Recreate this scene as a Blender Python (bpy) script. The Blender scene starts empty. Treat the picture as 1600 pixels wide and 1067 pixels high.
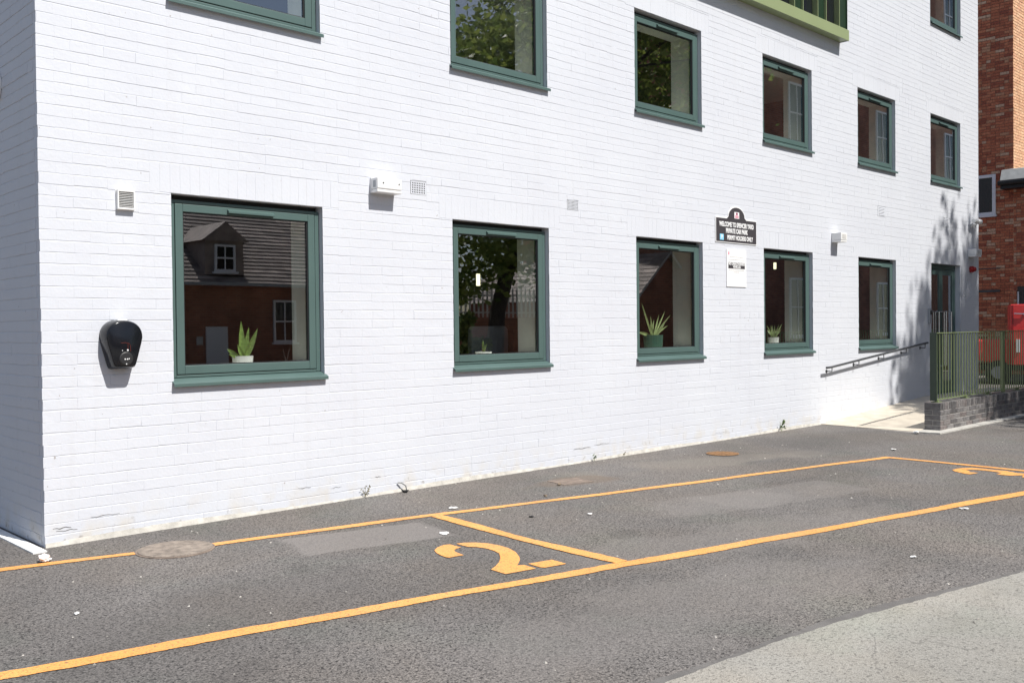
import bpy, bmesh, math, random
from mathutils import Vector, Matrix
random.seed(7)
S = bpy.context.scene
COL = S.collection
R = math.radians

# ------------------------------------------------------------------ camera, world, sun, exposure
CAM = Vector((-2.1685, -6.8133, 1.4597))
yaw, pitch, roll, F_PX = 0.76704, -0.015414, -0.010735, 1487.8
fw = Vector((math.sin(yaw)*math.cos(pitch), math.cos(yaw)*math.cos(pitch), math.sin(pitch)))
rt = Vector((math.cos(yaw), -math.sin(yaw), 0)); up = rt.cross(fw)
rt2 = rt*math.cos(roll) + up*math.sin(roll); up2 = -rt*math.sin(roll) + up*math.cos(roll)
cd = bpy.data.cameras.new('camera'); cam = bpy.data.objects.new('camera', cd); COL.objects.link(cam)
cam.matrix_world = Matrix(((rt2.x, up2.x, -fw.x, CAM.x), (rt2.y, up2.y, -fw.y, CAM.y), (rt2.z, up2.z, -fw.z, CAM.z), (0, 0, 0, 1)))
cd.sensor_width = 36; cd.lens = F_PX/1600*36; cd.clip_start = .05; cd.clip_end = 1500
S.camera = cam

SUN_TO = Vector((.16, -1, 1.35)).normalized()
w = bpy.data.worlds.new('World'); S.world = w; w.use_nodes = True
nt = w.node_tree; bg = nt.nodes['Background']
sky = nt.nodes.new('ShaderNodeTexSky'); sky.sky_type = 'NISHITA'; sky.sun_disc = False
sky.sun_elevation = math.asin(SUN_TO.z); sky.sun_rotation = math.atan2(SUN_TO.x, SUN_TO.y)
sky.air_density = 1.0; sky.dust_density = 1.0; sky.ozone_density = 1.0
# thin broken cloud over the blue
wtc = nt.nodes.new('ShaderNodeTexCoord'); wmp = nt.nodes.new('ShaderNodeMapping'); wmp.inputs['Scale'].default_value = (1, 1, 2.2)
wnz = nt.nodes.new('ShaderNodeTexNoise'); wnz.inputs['Scale'].default_value = 2.3; wnz.inputs['Detail'].default_value = 7; wnz.inputs['Distortion'].default_value = .4
wmr = nt.nodes.new('ShaderNodeMapRange'); wmr.inputs[1].default_value = .50; wmr.inputs[2].default_value = .70; wmr.inputs[3].default_value = 0; wmr.inputs[4].default_value = .85
wmx = nt.nodes.new('ShaderNodeMix'); wmx.data_type = 'RGBA'; wmx.inputs[7].default_value = (7.6, 8.3, 10.4, 1)
nt.links.new(wtc.outputs['Generated'], wmp.inputs[0]); nt.links.new(wmp.outputs[0], wnz.inputs['Vector']); nt.links.new(wnz.outputs['Fac'], wmr.inputs[0])
nt.links.new(wmr.outputs[0], wmx.inputs[0]); nt.links.new(sky.outputs[0], wmx.inputs[6]); nt.links.new(wmx.outputs[2], bg.inputs[0]); bg.inputs[1].default_value = .066
sd = bpy.data.lights.new('sun', 'SUN'); sd.energy = 4.2; sd.angle = R(.53); sd.color = (1, .965, .91)
so = bpy.data.objects.new('sun', sd); COL.objects.link(so)
so.rotation_mode = 'QUATERNION'; so.rotation_quaternion = (-SUN_TO).to_track_quat('-Z', 'Y'); so.location = (3, -20, 25)
S.view_settings.view_transform = 'Standard'; S.view_settings.look = 'None'
S.view_settings.exposure = .52; S.view_settings.gamma = 1; S.view_settings.use_curve_mapping = False
S.render.engine = 'CYCLES'
S.cycles.max_bounces = 8; S.cycles.transparent_max_bounces = 12; S.cycles.sample_clamp_indirect = 6
S.cycles.caustics_reflective = False; S.cycles.caustics_refractive = False

# ------------------------------------------------------------------ helpers
class MB:
    """collects faces, each with a tone value and a material slot"""
    def __init__(s): s.v = []; s.f = []; s.t = []; s.m = []; s.smooth = False
    def face(s, pts, tone=.5, m=0):
        n = len(s.v); s.v += [tuple(p) for p in pts]; s.f.append(tuple(range(n, n+len(pts)))); s.t.append(tone); s.m.append(m)
    def mesh(s, pts, faces, tone=.5, m=0):
        n = len(s.v); s.v += [tuple(p) for p in pts]
        for f in faces: s.f.append(tuple(n+i for i in f)); s.t.append(tone); s.m.append(m)
    def box(s, x0, x1, y0, y1, z0, z1, tone=.5, m=0):
        p = [(x, y, z) for z in (z0, z1) for y in (y0, y1) for x in (x0, x1)]
        s.mesh(p, [(0, 2, 3, 1), (4, 5, 7, 6), (0, 1, 5, 4), (2, 6, 7, 3), (0, 4, 6, 2), (1, 3, 7, 5)], tone, m)
    def tube(s, pts, rad, n=8, tone=.5, m=0, cap=True):
        pts = [Vector(p) for p in pts]; rr = rad if isinstance(rad, (list, tuple)) else [rad]*len(pts)
        rings = []; b = len(s.v); prev = None
        for i, p in enumerate(pts):
            d = (pts[min(i+1, len(pts)-1)]-pts[max(i-1, 0)]).normalized()
            a = prev if prev is not None else (Vector((0, 0, 1)) if abs(d.z) < .9 else Vector((1, 0, 0)))
            u = (a - d*a.dot(d)).normalized(); prev = u; v = d.cross(u)
            for k in range(n):
                t = 2*math.pi*k/n; s.v.append(tuple(p + (u*math.cos(t)+v*math.sin(t))*rr[i]))
        for i in range(len(pts)-1):
            for k in range(n):
                s.f.append((b+i*n+k, b+i*n+(k+1) % n, b+(i+1)*n+(k+1) % n, b+(i+1)*n+k)); s.t.append(tone); s.m.append(m)
        if cap:
            s.f.append(tuple(b+k for k in range(n-1, -1, -1))); s.t.append(tone); s.m.append(m)
            e = b+(len(pts)-1)*n; s.f.append(tuple(e+k for k in range(n))); s.t.append(tone); s.m.append(m)
    def lathe(s, prof, n=24, c=(0, 0, 0), axis='z', tone=.5, m=0):
        b = len(s.v)
        for r, h in prof:
            for k in range(n):
                t = 2*math.pi*k/n
                q = (r*math.cos(t), r*math.sin(t), h)
                if axis == 'y': q = (q[0], -h, q[1])
                if axis == 'x': q = (h, q[0], q[1])
                s.v.append((q[0]+c[0], q[1]+c[1], q[2]+c[2]))
        for i in range(len(prof)-1):
            for k in range(n):
                f = (b+i*n+k, b+i*n+(k+1) % n, b+(i+1)*n+(k+1) % n, b+(i+1)*n+k)
                s.f.append(f if axis != 'y' else f); s.t.append(tone); s.m.append(m)
        s.f.append(tuple(b+(len(prof)-1)*n+k for k in range(n))); s.t.append(tone); s.m.append(m)
        s.f.append(tuple(b+k for k in range(n-1, -1, -1))); s.t.append(tone); s.m.append(m)
    def prism(s, outline, y0, y1, tone=.5, m=0):
        """outline in XZ extruded from y0 (front, camera side) to y1"""
        n = len(outline); b = len(s.v)
        s.v += [(x, y0, z) for x, z in outline] + [(x, y1, z) for x, z in outline]
        s.f.append(tuple(b+i for i in range(n))); s.t.append(tone); s.m.append(m)
        s.f.append(tuple(b+n+i for i in range(n-1, -1, -1))); s.t.append(tone); s.m.append(m)
        for i in range(n):
            j = (i+1) % n; s.f.append((b+i, b+n+i, b+n+j, b+j)); s.t.append(tone); s.m.append(m)

WLOC = {}
def link(name, mesh, parent=None, loc=(0, 0, 0)):
    o = bpy.data.objects.new(name, mesh); COL.objects.link(o); o.location = loc
    if parent is not None: o.parent = parent
    return o
def obj(name, mb, mats, parent=None, loc=(0, 0, 0), smooth=False, bevel=0, fix=True):
    if not isinstance(mats, (list, tuple)): mats = [mats]
    me = bpy.data.meshes.new(name); me.from_pydata(mb.v, [], mb.f)
    for m in mats: me.materials.append(m)
    if len(mats) > 1: me.polygons.foreach_set('material_index', mb.m)
    at = me.attributes.new('tone', 'FLOAT', 'FACE'); at.data.foreach_set('value', mb.t)
    if fix:
        bm = bmesh.new(); bm.from_mesh(me); bmesh.ops.recalc_face_normals(bm, faces=bm.faces); bm.to_mesh(me); bm.free()
    if smooth: me.polygons.foreach_set('use_smooth', [True]*len(me.polygons))
    me.update()
    o = link(name, me, parent, loc)
    if bevel:
        b = o.modifiers.new('bevel', 'BEVEL'); b.width = bevel; b.segments = 2; b.limit_method = 'ANGLE'; b.angle_limit = R(40)
    return o
def tag(o, label=None, cat=None, group=None, kind=None):
    if label: o['label'] = label
    if cat: o['category'] = cat
    if group: o['group'] = group
    if kind: o['kind'] = kind
    return o
def thing(name, label, cat, loc=(0, 0, 0), group=None):
    o = bpy.data.objects.new(name, None); COL.objects.link(o); o.location = loc; o.empty_display_size = .2
    return tag(o, label, cat, group)
def dup(o, parent=None, loc=None):
    c = o.copy(); COL.objects.link(c); c.parent = parent
    if loc is not None: c.location = loc
    for ch in o.children: dup(ch, c)
    return c
def text_mesh(body, size, thick=0.0, xs=1.0, align='CENTER', depth=.0015):
    """letters as a mesh standing in the XZ plane, facing -Y"""
    cu = bpy.data.curves.new('lettering', 'FONT'); cu.body = body; cu.size = size; cu.align_x = align; cu.offset = thick; cu.extrude = depth
    cu.resolution_u = 3
    o = bpy.data.objects.new('lettering', cu); COL.objects.link(o)
    dg = bpy.context.evaluated_depsgraph_get(); dg.update()
    me = bpy.data.meshes.new_from_object(o.evaluated_get(dg))
    bpy.data.objects.remove(o)
    me.transform(Matrix(((xs, 0, 0, 0), (0, 0, -1, 0), (0, 1, 0, 0), (0, 0, 0, 1))))
    return me
def letters(name, body, size, mat, parent, loc, thick=0.0, xs=1.0, align='CENTER'):
    me = text_mesh(body, size, thick, xs, align); me.materials.clear(); me.materials.append(mat)
    return link(name, me, parent, loc)

def visible(p):
    d = Vector(p)-CAM; z = d.dot(fw)
    if z < .2: return None
    x = 800+F_PX*d.dot(rt2)/z; y = 533-F_PX*d.dot(up2)/z
    if -20 < x < 1620 and -20 < y < 1090: return z
    return None

# ------------------------------------------------------------------ materials
def mat(name, col, rough=.6, metal=0.0, var=.12, vscale=8, bump=0.0, bscale=60, tone=0.0, spec=.5, coat=0.0, detail=4):
    """principled with a mottled colour (noise), optional per-face tone and bump"""
    m = bpy.data.materials.new(name); m.use_nodes = True; n = m.node_tree.nodes; l = m.node_tree.links
    b = n['Principled BSDF']; b.inputs['Roughness'].default_value = rough; b.inputs['Metallic'].default_value = metal
    b.inputs['Specular IOR Level'].default_value = spec; b.inputs['Coat Weight'].default_value = coat
    tc = n.new('ShaderNodeTexCoord'); nz = n.new('ShaderNodeTexNoise'); nz.inputs['Scale'].default_value = vscale; nz.inputs['Detail'].default_value = detail
    l.new(tc.outputs['Object'], nz.inputs['Vector'])
    mr = n.new('ShaderNodeMapRange'); mr.inputs[1].default_value = .3; mr.inputs[2].default_value = .7
    mr.inputs[3].default_value = 1-var; mr.inputs[4].default_value = 1+var; l.new(nz.outputs['Fac'], mr.inputs[0])
    vm = n.new('ShaderNodeVectorMath'); vm.operation = 'SCALE'; vm.inputs[0].default_value = col[:3]; l.new(mr.outputs[0], vm.inputs['Scale'])
    out = vm.outputs[0]
    if tone:
        at = n.new('ShaderNodeAttribute'); at.attribute_name = 'tone'
        m2 = n.new('ShaderNodeMapRange'); m2.inputs[3].default_value = 1-tone; m2.inputs[4].default_value = 1+tone; l.new(at.outputs['Fac'], m2.inputs[0])
        v2 = n.new('ShaderNodeVectorMath'); v2.operation = 'SCALE'; l.new(out, v2.inputs[0]); l.new(m2.outputs[0], v2.inputs['Scale']); out = v2.outputs[0]
    l.new(out, b.inputs['Base Color'])
    if bump:
        n2 = n.new('ShaderNodeTexNoise'); n2.inputs['Scale'].default_value = bscale; n2.inputs['Detail'].default_value = 5; l.new(tc.outputs['Object'], n2.inputs['Vector'])
        bp = n.new('ShaderNodeBump'); bp.inputs['Strength'].default_value = bump; bp.inputs['Distance'].default_value = .01
        l.new(n2.outputs['Fac'], bp.inputs['Height']); l.new(bp.outputs[0], b.inputs['Normal'])
    return m
def nodes(m): return m.node_tree.nodes, m.node_tree.links, m.node_tree.nodes['Principled BSDF']

def make_white_paint():
    m = bpy.data.materials.new('white_masonry_paint'); m.use_nodes = True; n, l, b = nodes(m)
    b.inputs['Roughness'].default_value = .62; b.inputs['Specular IOR Level'].default_value = .3
    ge = n.new('ShaderNodeNewGeometry')
    def noise(sc, det=4, vec=None):
        z = n.new('ShaderNodeTexNoise'); z.inputs['Scale'].default_value = sc; z.inputs['Detail'].default_value = det
        l.new(vec or ge.outputs['Position'], z.inputs['Vector']); return z
    def ramp(src, a, bb, lo, hi):
        r = n.new('ShaderNodeMapRange'); r.inputs[1].default_value = a; r.inputs[2].default_value = bb; r.inputs[3].default_value = lo; r.inputs[4].default_value = hi
        l.new(src, r.inputs[0]); return r.outputs[0]
    def mix(fac, a, c):
        x = n.new('ShaderNodeMix'); x.data_type = 'RGBA'
        l.new(fac, x.inputs[0])
        for s, v in ((x.inputs[6], a), (x.inputs[7], c)):
            if isinstance(v, tuple): s.default_value = (*v, 1)
            else: l.new(v, s)
        return x.outputs[2]
    base = mix(ramp(noise(1.1).outputs['Fac'], .35, .65, 0, 1), (.605, .624, .672), (.63, .650, .694))
    base = mix(ramp(noise(22).outputs['Fac'], .55, .8, 0, .35), base, (.58, .58, .59))
    # thin streaks of grime running down
    mp = n.new('ShaderNodeMapping'); mp.inputs['Scale'].default_value = (9, 9, .5); l.new(ge.outputs['Position'], mp.inputs['Vector'])
    base = mix(ramp(noise(1.0, 3, mp.outputs[0]).outputs['Fac'], .58, .8, 0, .22), base, (.53, .53, .54))
    # chips through the paint
    chip = ramp(noise(21, 6).outputs['Fac'], .715, .735, 0, .8)
    base = mix(chip, base, (.33, .30, .28))
    # dirt near the ground, yellowish splash
    sx = n.new('ShaderNodeSeparateXYZ'); l.new(ge.outputs['Position'], sx.inputs[0])
    low = ramp(sx.outputs['Z'], .0, .30, 1, 0)
    mu = n.new('ShaderNodeMath'); mu.operation = 'MULTIPLY'; l.new(low, mu.inputs[0]); l.new(ramp(noise(6, 6).outputs['Fac'], .46, .70, 0, .8), mu.inputs[1])
    base = mix(mu.outputs[0], base, (.60, .56, .49))
    mu2 = n.new('ShaderNodeMath'); mu2.operation = 'MULTIPLY'; l.new(ramp(sx.outputs['Z'], .02, .2, 1, 0), mu2.inputs[0]); l.new(ramp(noise(14, 6).outputs['Fac'], .62, .70, 0, .7), mu2.inputs[1])
    base = mix(mu2.outputs[0], base, (.30, .27, .24))
    l.new(base, b.inputs['Base Color'])
    bp = n.new('ShaderNodeBump'); bp.inputs['Strength'].default_value = .14; bp.inputs['Distance'].default_value = .008
    ad = n.new('ShaderNodeMath'); ad.operation = 'ADD'; l.new(noise(45, 4).outputs['Fac'], ad.inputs[0]); l.new(noise(9, 3).outputs['Fac'], ad.inputs[1])
    l.new(ad.outputs[0], bp.inputs['Height']); l.new(bp.outputs[0], b.inputs['Normal'])
    return m

def make_asphalt(name, dark, light, cell, patches=True, contrast=1.0):
    m = bpy.data.materials.new(name); m.use_nodes = True; n, l, b = nodes(m)
    b.inputs['Roughness'].default_value = .85; b.inputs['Specular IOR Level'].default_value = .35
    ge = n.new('ShaderNodeNewGeometry'); P = ge.outputs['Position']
    def noise(sc, det=4, dist=0):
        z = n.new('ShaderNodeTexNoise'); z.inputs['Scale'].default_value = sc; z.inputs['Detail'].default_value = det; z.inputs['Distortion'].default_value = dist
        l.new(P, z.inputs['Vector']); return z.outputs['Fac']
    def ramp(src, a, bb, lo, hi):
        r = n.new('ShaderNodeMapRange'); r.inputs[1].default_value = a; r.inputs[2].default_value = bb; r.inputs[3].default_value = lo; r.inputs[4].default_value = hi
        l.new(src, r.inputs[0]); return r.outputs[0]
    def mul(a, c):
        x = n.new('ShaderNodeMath'); x.operation = 'MULTIPLY'
        l.new(a, x.inputs[0])
        if isinstance(c, float): x.inputs[1].default_value = c
        else: l.new(c, x.inputs[1])
        return x.outputs[0]
    def mix(fac, a, c, blend='MIX'):
        x = n.new('ShaderNodeMix'); x.data_type = 'RGBA'; x.blend_type = blend
        l.new(fac, x.inputs[0])
        for s, v in ((x.inputs[6], a), (x.inputs[7], c)):
            if isinstance(v, tuple): s.default_value = (*v, 1)
            else: l.new(v, s)
        return x.outputs[2]
    vo = n.new('ShaderNodeTexVoronoi'); vo.inputs['Scale'].default_value = cell; l.new(P, vo.inputs['Vector'])
    v2 = n.new('ShaderNodeTexVoronoi'); v2.inputs['Scale'].default_value = cell*.45; l.new(P, v2.inputs['Vector'])
    sc = n.new('ShaderNodeSeparateColor'); l.new(vo.outputs['Color'], sc.inputs[0])
    stone = mix(ramp(sc.outputs[0], 0, 1, 0, 1), dark, light)
    stone = mix(ramp(sc.outputs[1], .93, .96, 0, .55*contrast), stone, (.27, .25, .23))
    # voids between stones
    stone = mix(ramp(vo.outputs['Distance'], .5, .85, 0, .6*contrast), stone, (.022, .021, .021))
    stone = mix(mul(ramp(noise(cell*.42, 3), .56, .64, 0, 1), .9*contrast), stone, (.022, .02, .02))
    # wear and laying patches, large scale
    big = ramp(noise(.55, 5, .6), .38, .66, 0, 1)
    tone = n.new('ShaderNodeVectorMath'); tone.operation = 'SCALE'; l.new(stone, tone.inputs[0]); l.new(ramp(big, 0, 1, .88, 1.16), tone.inputs['Scale'])
    c = tone.outputs[0]
    c = mix(ramp(noise(.9, 4, .3), .42, .62, 0, .5), c, (1.07, .99, .90), 'MULTIPLY')
    c = mix(ramp(noise(1.4, 4, .3), .52, .68, 0, .6), c, (.93, 1.0, .96), 'MULTIPLY')
    c = mix(ramp(noise(3.2, 6, .8), .60, .72, 0, .35), c, (.62, .62, .63), 'MULTIPLY')
    if patches:
        sx = n.new('ShaderNodeSeparateXYZ'); l.new(P, sx.inputs[0])
        wob = noise(1.6, 5)
        def ell(cx, cy, rx, ry, ang, amt, colr):
            # soft-edged patch of its own colour lying on the ground
            mp = n.new('ShaderNodeMapping'); mp.vector_type = 'TEXTURE'; mp.inputs['Location'].default_value = (cx, cy, 0); mp.inputs['Rotation'].default_value = (0, 0, ang); mp.inputs['Scale'].default_value = (rx, ry, 1)
            l.new(P, mp.inputs['Vector'])
            ln = n.new('ShaderNodeVectorMath'); ln.operation = 'LENGTH'; l.new(mp.outputs[0], ln.inputs[0])
            ad = n.new('ShaderNodeMath'); ad.operation = 'ADD'; l.new(ln.outputs['Value'], ad.inputs[0]); l.new(ramp(wob, .3, .7, -.45, .45), ad.inputs[1])
            return mix(ramp(ad.outputs[0], .65, 1.05, amt, 0), c, colr)
        def box(cx, cy, rx, ry, ang, amt, colr):
            # straight-edged repair
            mp = n.new('ShaderNodeMapping'); mp.vector_type = 'TEXTURE'; mp.inputs['Location'].default_value = (cx, cy, 0); mp.inputs['Rotation'].default_value = (0, 0, ang); mp.inputs['Scale'].default_value = (rx, ry, 1)
            l.new(P, mp.inputs['Vector']); ab = n.new('ShaderNodeVectorMath'); ab.operation = 'ABSOLUTE'; l.new(mp.outputs[0], ab.inputs[0])
            sp = n.new('ShaderNodeSeparateXYZ'); l.new(ab.outputs[0], sp.inputs[0]); mxx = n.new('ShaderNodeMath'); mxx.operation = 'MAXIMUM'; l.new(sp.outputs[0], mxx.inputs[0]); l.new(sp.outputs[1], mxx.inputs[1])
            ad = n.new('ShaderNodeMath'); ad.operation = 'ADD'; l.new(mxx.outputs[0], ad.inputs[0]); l.new(ramp(wob, .3, .7, -.12, .12), ad.inputs[1])
            return mix(ramp(ad.outputs[0], .92, 1.02, amt, 0), c, colr)
        c = box(1.70, -1.33, .56, .30, -.21, .55, (.245, .225, .212))
        c = box(5.2, -2.55, .85, .34, -.21, .3, (.225, .208, .195))
        c = ell(3.5, -3.2, 1.6, .38, -.2, .30, (.215, .199, .187))
        c = ell(4.6, -2.4, 1.0, .35, -.1, .35, (.215, .199, .187))
        c = ell(6.4, -1.0, 1.6, .38, -.25, .42, (.215, .192, .165))
        c = ell(4.4, -.75, .5, .25, -.2, .5, (.15, .112, .082))
        for q in ((3.05, -2.55, .16, .10, .3), (.9, -1.75, .13, .09, 1.0), (5.6, -2.2, .2, .11, .1), (1.5, -3.6, .12, .10, .6), (-.2, -3.1, .18, .12, .2)): c = ell(*q, .28, (.06, .055, .052))
        c = ell(.2, -2.2, 1.1, .5, .3, .25, (.082, .075, .07))
        c = ell(8.6, -.9, 2.2, .7, -.2, .38, (.086, .079, .074))
        c = ell(2.0, -3.9, 1.6, .5, -.1, .28, (.215, .199, .187))
    if not patches:
        wv = n.new('ShaderNodeTexNoise'); wv.inputs['Scale'].default_value = 3; wv.inputs['Detail'].default_value = 6; l.new(P, wv.inputs['Vector'])
        av = n.new('ShaderNodeVectorMath'); av.operation = 'MULTIPLY_ADD'; av.inputs[1].default_value = (.5, .5, 0); l.new(wv.outputs['Color'], av.inputs[0]); l.new(P, av.inputs[2])
        ve = n.new('ShaderNodeTexVoronoi'); ve.feature = 'DISTANCE_TO_EDGE'; ve.inputs['Scale'].default_value = .8; l.new(av.outputs[0], ve.inputs['Vector'])
        c = mix(mul(ramp(ve.outputs['Distance'], .001, .005, .55, 0), ramp(noise(1.1, 2), .45, .6, 0, 1)), c, (.12, .115, .105))
        c = mix(ramp(noise(2.5, 6, .5), .52, .70, 0, .4), c, (.80, .79, .76), 'MULTIPLY')
    l.new(c, b.inputs['Base Color'])
    bp = n.new('ShaderNodeBump'); bp.inputs['Strength'].default_value = .5*(.5+.5*contrast); bp.inputs['Distance'].default_value = .004
    h = n.new('ShaderNodeMath'); h.operation = 'SUBTRACT'; l.new(noise(cell*.4, 3), h.inputs[0]); l.new(vo.outputs['Distance'], h.inputs[1])
    l.new(h.outputs[0], bp.inputs['Height']); l.new(bp.outputs[0], b.inputs['Normal'])
    return m

def make_road_paint():
    m = bpy.data.materials.new('yellow_road_paint'); m.use_nodes = True; n, l, b = nodes(m)
    b.inputs['Roughness'].default_value = .6
    ge = n.new('ShaderNodeNewGeometry')
    def noise(sc, det=5):
        z = n.new('ShaderNodeTexNoise'); z.inputs['Scale'].default_value = sc; z.inputs['Detail'].default_value = det; l.new(ge.outputs['Position'], z.inputs['Vector']); return z.outputs['Fac']
    def ramp(src, a, bb, lo, hi):
        r = n.new('ShaderNodeMapRange'); r.inputs[1].default_value = a; r.inputs[2].default_value = bb; r.inputs[3].default_value = lo; r.inputs[4].default_value = hi
        l.new(src, r.inputs[0]); return r.outputs[0]
    def mix(fac, a, c):
        x = n.new('ShaderNodeMix'); x.data_type = 'RGBA'; l.new(fac, x.inputs[0])
        for s, v in ((x.inputs[6], a), (x.inputs[7], c)):
            if isinstance(v, tuple): s.default_value = (*v, 1)
            else: l.new(v, s)
        return x.outputs[2]
    c = mix(ramp(noise(3), .35, .65, 0, 1), (.80, .35, .085), (.84, .40, .115))
    vo = n.new('ShaderNodeTexVoronoi'); vo.inputs['Scale'].default_value = 95; l.new(ge.outputs['Position'], vo.inputs['Vector'])
    c = mix(ramp(vo.outputs['Distance'], .6, .85, 0, .5), c, (.30, .13, .04))
    c = mix(ramp(noise(38), .60, .70, 0, .6), c, (.16, .10, .06))
    c = mix(ramp(noise(1.7, 6), .48, .66, 0, .35), c, (.52, .26, .11))
    c = mix(ramp(noise(70, 3), .62, .68, 0, .85), c, (.13, .10, .085))
    l.new(c, b.inputs['Base Color'])
    bp = n.new('ShaderNodeBump'); bp.inputs['Strength'].default_value = .5; bp.inputs['Distance'].default_value = .004; bp.invert = True
    l.new(vo.outputs['Distance'], bp.inputs['Height']); l.new(bp.outputs[0], b.inputs['Normal'])
    return m

def make_glass(refl=6.0, tint=(.95, .98, .96)):
    """double glazing: see-through, with a mirror share that follows the angle of view"""
    m = bpy.data.materials.new('window_glass'); m.use_nodes = True; n = m.node_tree.nodes; l = m.node_tree.links
    n.remove(n['Principled BSDF']); out = n['Material Output']
    tr = n.new('ShaderNodeBsdfTransparent'); tr.inputs[0].default_value = (*tint, 1)
    gl = n.new('ShaderNodeBsdfGlossy'); gl.inputs['Roughness'].default_value = .0; gl.inputs[0].default_value = (.95, .97, 1, 1)
    # slight waviness of the sealed unit
    tc = n.new('ShaderNodeTexCoord'); nz = n.new('ShaderNodeTexNoise'); nz.inputs['Scale'].default_value = 1.3; nz.inputs['Detail'].default_value = 1; l.new(tc.outputs['Object'], nz.inputs['Vector'])
    bp = n.new('ShaderNodeBump'); bp.inputs['Strength'].default_value = .02; bp.inputs['Distance'].default_value = .02; l.new(nz.outputs['Fac'], bp.inputs['Height']); l.new(bp.outputs[0], gl.inputs['Normal'])
    lw = n.new('ShaderNodeLayerWeight'); lw.inputs['Blend'].default_value = .5
    pw = n.new('ShaderNodeMath'); pw.operation = 'POWER'; pw.inputs[1].default_value = 5; l.new(lw.outputs['Facing'], pw.inputs[0])
    ma = n.new('ShaderNodeMath'); ma.operation = 'MULTIPLY_ADD'; ma.inputs[1].default_value = .96*refl*.8; ma.inputs[2].default_value = .045*refl; l.new(pw.outputs[0], ma.inputs[0]); ma.use_clamp = True
    mx = n.new('ShaderNodeMixShader'); l.new(ma.outputs[0], mx.inputs[0]); l.new(tr.outputs[0], mx.inputs[1]); l.new(gl.outputs[0], mx.inputs[2])
    l.new(mx.outputs[0], out.inputs[0]); return m
def make_clear():
    m = bpy.data.materials.new('glass_inner_face'); m.use_nodes = True; n = m.node_tree.nodes; l = m.node_tree.links
    n.remove(n['Principled BSDF']); tr = n.new('ShaderNodeBsdfTransparent'); l.new(tr.outputs[0], n['Material Output'].inputs[0]); return m

def make_brick_mat(name, cols, rough=.85, bump=.5):
    """brick colour picked along a ramp by the face's tone, with mottling"""
    m = bpy.data.materials.new(name); m.use_nodes = True; n, l, b = nodes(m)
    b.inputs['Roughness'].default_value = rough
    at = n.new('ShaderNodeAttribute'); at.attribute_name = 'tone'
    cr = n.new('ShaderNodeValToRGB'); e = cr.color_ramp.elements
    while len(e) < len(cols): e.new(.5)
    for i, c in enumerate(cols): e[i].position = i/(len(cols)-1); e[i].color = (*c, 1)
    l.new(at.outputs['Fac'], cr.inputs[0])
    ge = n.new('ShaderNodeNewGeometry'); nz = n.new('ShaderNodeTexNoise'); nz.inputs['Scale'].default_value = 24; nz.inputs['Detail'].default_value = 5; l.new(ge.outputs['Position'], nz.inputs['Vector'])
    mr = n.new('ShaderNodeMapRange'); mr.inputs[1].default_value = .3; mr.inputs[2].default_value = .7; mr.inputs[3].default_value = .7; mr.inputs[4].default_value = 1.3; l.new(nz.outputs['Fac'], mr.inputs[0])
    vm = n.new('ShaderNodeVectorMath'); vm.operation = 'SCALE'; l.new(cr.outputs[0], vm.inputs[0]); l.new(mr.outputs[0], vm.inputs['Scale']); l.new(vm.outputs[0], b.inputs['Base Color'])
    bp = n.new('ShaderNodeBump'); bp.inputs['Strength'].default_value = bump; bp.inputs['Distance'].default_value = .01; l.new(nz.outputs['Fac'], bp.inputs['Height']); l.new(bp.outputs[0], b.inputs['Normal'])
    return m
def make_far_brick(name, c1, c2, mortar, axes):
    """brickwork too far away to pick the bricks apart"""
    m = bpy.data.materials.new(name); m.use_nodes = True; n, l, b = nodes(m); b.inputs['Roughness'].default_value = .9
    ge = n.new('ShaderNodeNewGeometry'); sx = n.new('ShaderNodeSeparateXYZ'); l.new(ge.outputs['Position'], sx.inputs[0])
    ad = n.new('ShaderNodeMath'); l.new(sx.outputs['X'], ad.inputs[0]); l.new(sx.outputs['Y'], ad.inputs[1])
    cx = n.new('ShaderNodeCombineXYZ'); l.new(ad.outputs[0], cx.inputs[0]); l.new(sx.outputs['Z'], cx.inputs[1])
    bt = n.new('ShaderNodeTexBrick'); l.new(cx.outputs[0], bt.inputs['Vector'])
    bt.inputs['Scale'].default_value = 1; bt.inputs['Brick Width'].default_value = .225; bt.inputs['Row Height'].default_value = .075; bt.inputs['Mortar Size'].default_value = .006
    bt.inputs['Color1'].default_value = (*c1, 1); bt.inputs['Color2'].default_value = (*c2, 1); bt.inputs['Mortar'].default_value = (*mortar, 1)
    nz = n.new('ShaderNodeTexNoise'); nz.inputs['Scale'].default_value = 1.2; nz.inputs['Detail'].default_value = 6; l.new(ge.outputs['Position'], nz.inputs['Vector'])
    mr = n.new('ShaderNodeMapRange'); mr.inputs[1].default_value = .3; mr.inputs[2].default_value = .7; mr.inputs[3].default_value = .7; mr.inputs[4].default_value = 1.25; l.new(nz.outputs['Fac'], mr.inputs[0])
    vm = n.new('ShaderNodeVectorMath'); vm.operation = 'SCALE'; l.new(bt.outputs['Color'], vm.inputs[0]); l.new(mr.outputs[0], vm.inputs['Scale']); l.new(vm.outputs[0], b.inputs['Base Color'])
    return m
def make_emit(name, col, s):
    m = mat(name, col, .5); b = nodes(m)[2]; b.inputs['Emission Color'].default_value = (*col, 1); b.inputs['Emission Strength'].default_value = s; return m
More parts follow.
